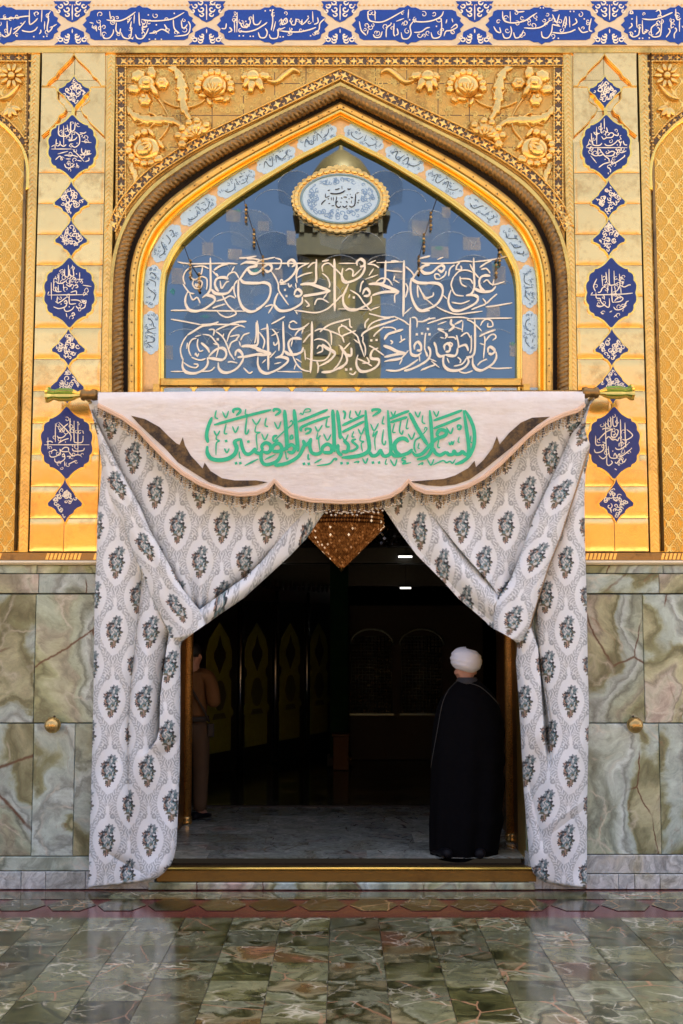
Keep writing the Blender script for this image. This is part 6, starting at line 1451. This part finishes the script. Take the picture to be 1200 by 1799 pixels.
# eyes and mouth are turned away; ears and nape show
cloak = [(1191, 806, 836, .95), (1196, 801, 842, .9), (1203, 795, 850, .8), (1212, 787, 860, .7), (1224, 777, 869, .64), (1240, 769, 877, .60), (1262, 763, 883, .58), (1290, 759, 887, .56), (1315, 758, 885, .56), (1335, 757, 888, .55), (1355, 757, 884, .55), (1380, 756, 887, .54), (1420, 755, 882, .54), (1440, 754, 885, .55), (1465, 754, 879, .55), (1490, 754, 876, .56), (1505, 756, 872, .56)]
m = MB(); NA = 72; cs = spline([tuple(map(float, c)) for c in cloak], 4); vv = []
for py, xa, xb, asp in cs:
    c_ = W((xa + xb) / 2, py, Ym); rx = (W(xb, py, Ym).x - W(xa, py, Ym).x) / 2; t_ = (py - 1191) / 314
    for k in range(NA):
        a = 2 * math.pi * k / NA
        fo = 1 + (.02 + .10 * t_) * math.sin(8 * a + .8 + 1.3 * math.sin(t_ * 2)) * abs(math.sin(a)) ** .5 * sm(np.array(t_ * 1.8)) + .03 * t_ * math.sin(13 * a + 2)
        fo2 = fo if abs(math.cos(a)) < .93 else 1 + (fo - 1) * .3
        dz = -.02 * math.sin(3 * a + 1) * (1 if py > 1495 else 0)
        vv.append((c_.x + rx * math.cos(a) * (1 + (fo2 - 1) * .35), Ym + rx * asp * math.sin(a) * fo, c_.z + dz))
n_ = len(cs)
m.add(vv, [(i * NA + k, i * NA + (k + 1) % NA, (i + 1) * NA + (k + 1) % NA, (i + 1) * NA + k) for i in range(n_ - 1) for k in range(NA)], 0, True)
blk = NT('black_wool'); p = blk.pos
blk = blk.done(blk.mix(blk.noise(p, 30, 3), (.0022, .0022, .0028), (.0045, .0045, .0055)), .9, 0, blk.bump(blk.noise(p, 350, 2), .2, .002), spec=.04)
ck = m.build('cloak', blk, man)
m = MB()
pts = [(806, 1193), (797, 1201), (785, 1215), (775, 1238), (768, 1275), (762, 1310), (756, 1348)]
def on_cloak(px, py):
    e = next(c for c in cs if c[0] >= py - .01) if py < 1505 else cs[-1]
    xa, xb = e[1], e[2]; q = max(-.98, min(.98, (px - (xa + xb) / 2) / ((xb - xa) / 2)))
    rx = (W(xb, py, Ym).x - W(xa, py, Ym).x) / 2
    return Vector((W(px, py, Ym).x, Ym - rx * e[3] * math.sqrt(1 - q * q) * 1.03 - .004, W(px, py, Ym).z))
m.tube([on_cloak(*q) for q in spline(pts, 4)], .0026, 6); m.tube([on_cloak(*q) for q in spline([(822, 1199), (838, 1204), (850, 1212), (864, 1225), (878, 1240)], 4)], .0035, 6)
m.build('braid_trim', plain('grey_braid', (.045, .042, .036), .7), man)
m = MB(); tc = W(819, 1160, Ym - .01); vv = []; nr_, na_ = 26, 48
rx = (846 - 792) / 2 / kpx; rz = (1180 - 1139) / 2 / kpx
for i in range(nr_ + 1):
    a = math.pi * i / nr_ - math.pi / 2
    for k in range(na_):
        b = 2 * math.pi * k / na_; lat_ = math.sin(a)
        cc_ = max(0.0, math.cos(a)) ** .72
        wv_ = 1 + .06 * abs(math.sin(4.5 * lat_ * 1.4 + 1.2 * math.sin(b + .6) + 1.4 * math.cos(b))) ** .6 - .03 + .02 * math.sin(17 * lat_ + b * 2)
        vv.append((tc.x + rx * cc_ * math.cos(b) * wv_, tc.y + rx * 1.04 * cc_ * math.sin(b) * wv_, tc.z + rz * (lat_ * 1.0) * (1.0 if lat_ < 0 else 1.03) + .010 * math.cos(b) * -1))
m.add(vv, [(i * na_ + k, i * na_ + (k + 1) % na_, (i + 1) * na_ + (k + 1) % na_, (i + 1) * na_ + k) for i in range(nr_) for k in range(na_)], 0, True)
m.build('turban', plain('white_muslin', (.74, .76, .82), .8, var=.05, scale=60, bump=.3), man)
m = MB(); c_ = W(821, 1194, Ym); m.lathe([(.098, -.035), (.092, -.01), (.080, .012), (.074, .020), (.070, .012)], c_, n=32); m.build('collar', plain('dark_collar', (.03, .03, .032), .8), man)
shoe_m = plain('dark_shoe', (.004, .004, .006), .5, spec=.15)
def shoe(parent, c_, yaw, L_=.27, w_=.048, h_=.075):
    m = MB(); prof_ = [(-.5, .6, .75), (-.42, .85, 1.0), (-.2, .88, .95), (0, .9, .8), (.2, 1.05, .62), (.38, .9, .5), (.48, .5, .35), (.5, .2, .2)]
    vv = []; n_ = 14
    for f, ww, hh in prof_:
        for k in range(n_):
            a = 2 * math.pi * k / n_; x, z = w_ * ww * math.cos(a), h_ * hh * (.5 + .5 * math.sin(a))
            y = f * L_; vv.append((c_.x + x * math.cos(yaw) - y * math.sin(yaw), c_.y + x * math.sin(yaw) + y * math.cos(yaw), c_.z + z + .001))
    m.add(vv, [(i * n_ + k, i * n_ + (k + 1) % n_, (i + 1) * n_ + (k + 1) % n_, (i + 1) * n_ + k) for i in range(len(prof_) - 1) for k in range(n_)] + [tuple(range(n_)), tuple(range((len(prof_) - 1) * n_, len(prof_) * n_))], 0, True)
    return m.build('shoe', shoe_m, parent)
for px, yw in ((775, R(25)), (845, R(-10))):
    c_ = W(px, 1505, fm.y + .06); c_.z = ZS; c_.y = fm.y + .07; shoe(man, c_, yw)
# the man in tan clothes behind the left column
fb = G(350, 1440, ZS); xb_ = W(336, 1300, fb.y + .05).x
guard = thing('person', 'person in tan shirt and trousers with dark belt, half hidden behind the left curtain', 'person', (xb_, fb.y + .05, ZS))
Hg = (W(350, 1128, fb.y).z - ZS)
bdy, T = figure(guard, Vector((xb_, fb.y + .05, ZS)), Hg, R(-14), (1, 0))
def garment(name, keys, edges, mat, root):
    J = {k: T(*v[0]) for k, v in keys.items()}; rr = {k: (tuple(q * Hg for q in v[1]) if hasattr(v[1], '__len__') else v[1] * Hg) for k, v in keys.items()}
    return skin_body(name, J, edges, rr, mat, guard, root)
tan = plain('tan_shirt', (.13, .055, .012), .8, var=.2, scale=14, bump=.4); tan2 = plain('tan_trousers', (.065, .034, .013), .8, var=.2, scale=12, bump=.4)
garment('shirt', dict(hem=((0, 0, .545), (.098, .078)), waist=((0, .005, .62), (.094, .075)), chest=((0, 0, .74), (.104, .078)), collar=((0, -.004, .815), (.062, .056)), shl=((-.108, 0, .80), .048), ell=((-.15, -.03, .65), .042), wrl=((-.075, .10, .69), .030), shr=((.108, 0, .80), .048), elr=((.15, -.03, .65), .042), wrr=((.075, .10, .69), .030)),
        [('hem', 'waist'), ('waist', 'chest'), ('chest', 'collar'), ('collar', 'shl'), ('shl', 'ell'), ('ell', 'wrl'), ('collar', 'shr'), ('shr', 'elr'), ('elr', 'wrr')], tan, 'chest')
garment('trousers', dict(top=((0, 0, .575), (.100, .082)), p=((0, 0, .51), (.104, .084)), hl=((-.053, 0, .47), .064), kl=((-.056, .008, .275), .050), al=((-.057, -.005, .035), .042), hr=((.053, 0, .47), .064), kr=((.056, .008, .275), .050), ar=((.057, -.005, .035), .042)),
        [('top', 'p'), ('p', 'hl'), ('hl', 'kl'), ('kl', 'al'), ('p', 'hr'), ('hr', 'kr'), ('kr', 'ar')], tan2, 'p')
m = MB(); c_ = T(0, 0, .565); m.lathe([(.094 * Hg, -.022), (.101 * Hg, -.02), (.101 * Hg, .02), (.094 * Hg, .022)], c_, n=28); m.build('belt', M['black'], guard)
m = MB(); m.tube([T(-.05, -.06, .83), T(.03, -.088, .74), T(.095, -.06, .62), T(.11, -.01, .55)], .012, 6); m.build('shoulder_strap', M['black'], guard)
m = MB(); c_ = T(.118, .0, .50); m.bevbox(c_.x - .03, c_.x + .03, c_.y - .03, c_.y + .03, c_.z - .06, c_.z + .06, .01); m.build('pouch', M['black'], guard)
m = MB(); c_ = T(0, -.004, .945)
m.lathe([(.050 * Hg, -.03 * Hg), (.055 * Hg, .0), (.048 * Hg, .028 * Hg), (.028 * Hg, .045 * Hg), (0, .05 * Hg)], c_, n=20); m.build('hair', plain('black_hair', (.01, .008, .007), .6), guard)
for s_ in (-1, 1):
    shoe(guard, T(s_ * .057, .03, 0), R(-30), .28)

# ------------------------------------------------------------------ the court behind the camera (it is what gold, glass and floor mirror)
ar = thing('courtyard_arcade', 'sandy two storey arcade across the court behind the viewer', 'arcade', (0, -48, 0))
sand = plain('sand_brick', (.145, .074, .009), .8, var=.2, scale=3); shade_ = plain('niche_brick', (.09, .045, .005), .85, var=.2, scale=3)
ZT = 11.8
m = MB(); m.box(-60, 60, -49.6, -49, 0, ZT); m.build('back_wall', shade_, ar)
m = MB()
for k in range(-12, 13):
    x = k * 4.6
    m.box(x - .55, x + .55, -49, -48, 0, ZT - .9)
    for zf, hh in ((0, 5.2), (5.6, 5.0)):
        # pointed heads of the niches
        pts = [(x + .55, zf + hh * .62)]
        for q in range(7):
            a = q / 6; pts.append((x + .55 + 1.75 * (1 - (1 - a) ** 1.8), zf + hh * (.62 + .30 * a ** .75)))
        pts += [(x + 2.3, zf + hh + .4), (x + .55, zf + hh + .4)]
        m.prism([Vector((a, -48, b)) for a, b in pts], [Vector((a, -49, b)) for a, b in pts])
        pts = [(2 * (x + 2.3) - a, b) for a, b in pts]
        m.prism([Vector((a, -48.003, b)) for a, b in pts], [Vector((a, -49, b)) for a, b in pts])
m.box(-60, 60, -49, -47.9, ZT - .95, ZT); m.build('arches', sand, ar)
tw = thing('clock_tower', 'tall gilded tower across the court behind the viewer', 'tower', (0, -62, 0))
oldgold = plain('old_gold_brick', (.125, .078, .014), .7, .0, var=.85, scale=5); dkg = plain('bronze_tile', (.06, .038, .008), .6, var=.7, scale=3)
hx = 2.4
m = MB(); m.box(-hx, hx, -64.4, -62, 0, 24.6); m.build('shaft', oldgold, tw)
m = MB(); m.box(-hx - .35, hx + .35, -64.75, -61.65, 24.62, 25.6); m.box(-hx - .2, hx + .2, -64.6, -61.8, 25.602, 26.0)
for k in range(-3, 4):
    m.box(k * .8 - .14, k * .8 + .14, -61.9, -61.6, 26.0, 27.0)
m.box(-hx - .55, hx + .55, -64.95, -61.45, 27.0, 27.25); m.build('balcony', dkg, tw)
m = MB(); m.box(-1.75, 1.75, -64.2, -62.2, 27.26, 29.0)
m.build('clock_stage', oldgold, tw)
m = MB()
for zc in (16.6, 19.4, 22.2):
    for sx_ in (-1.25, 0, 1.25):
        pts = [(sx_ - .42, zc - 1.0), (sx_ + .42, zc - 1.0), (sx_ + .42, zc + .3), (sx_ + .25, zc + .75), (sx_, zc + 1.05), (sx_ - .25, zc + .75), (sx_ - .42, zc + .3)]
        m.prism([Vector((x, -61.94, z)) for x, z in pts], [Vector((x, -62.0, z)) for x, z in pts], 0 if sx_ else 1)
m.build('blind_niche', [plain('dark_niche', (.012, .010, .004), .5, var=.5), plain('gold_niche', (.20, .12, .02), .5, .3, var=.5, scale=3)], tw)
m = MB(); m.lathe([(1.75, 0), (1.9, .5), (1.8, 1.2), (1.3, 2.0), (.6, 2.5), (.15, 2.8), (.08, 3.6), (0, 3.7)], (0, -63.2, 29.0), n=28); m.build('dome', plain('gilded_dome', (.16, .105, .035), .5, .4, var=.4), tw)
m = MB()
for sx_ in (-1, 1): m.lathe([(.12, 0), (.12, .5), (.34, .9), (.28, 1.3), (0, 1.9)], (sx_ * (hx + .15), -62.2, 27.26), n=12)
m.build('finial', dkg, tw)
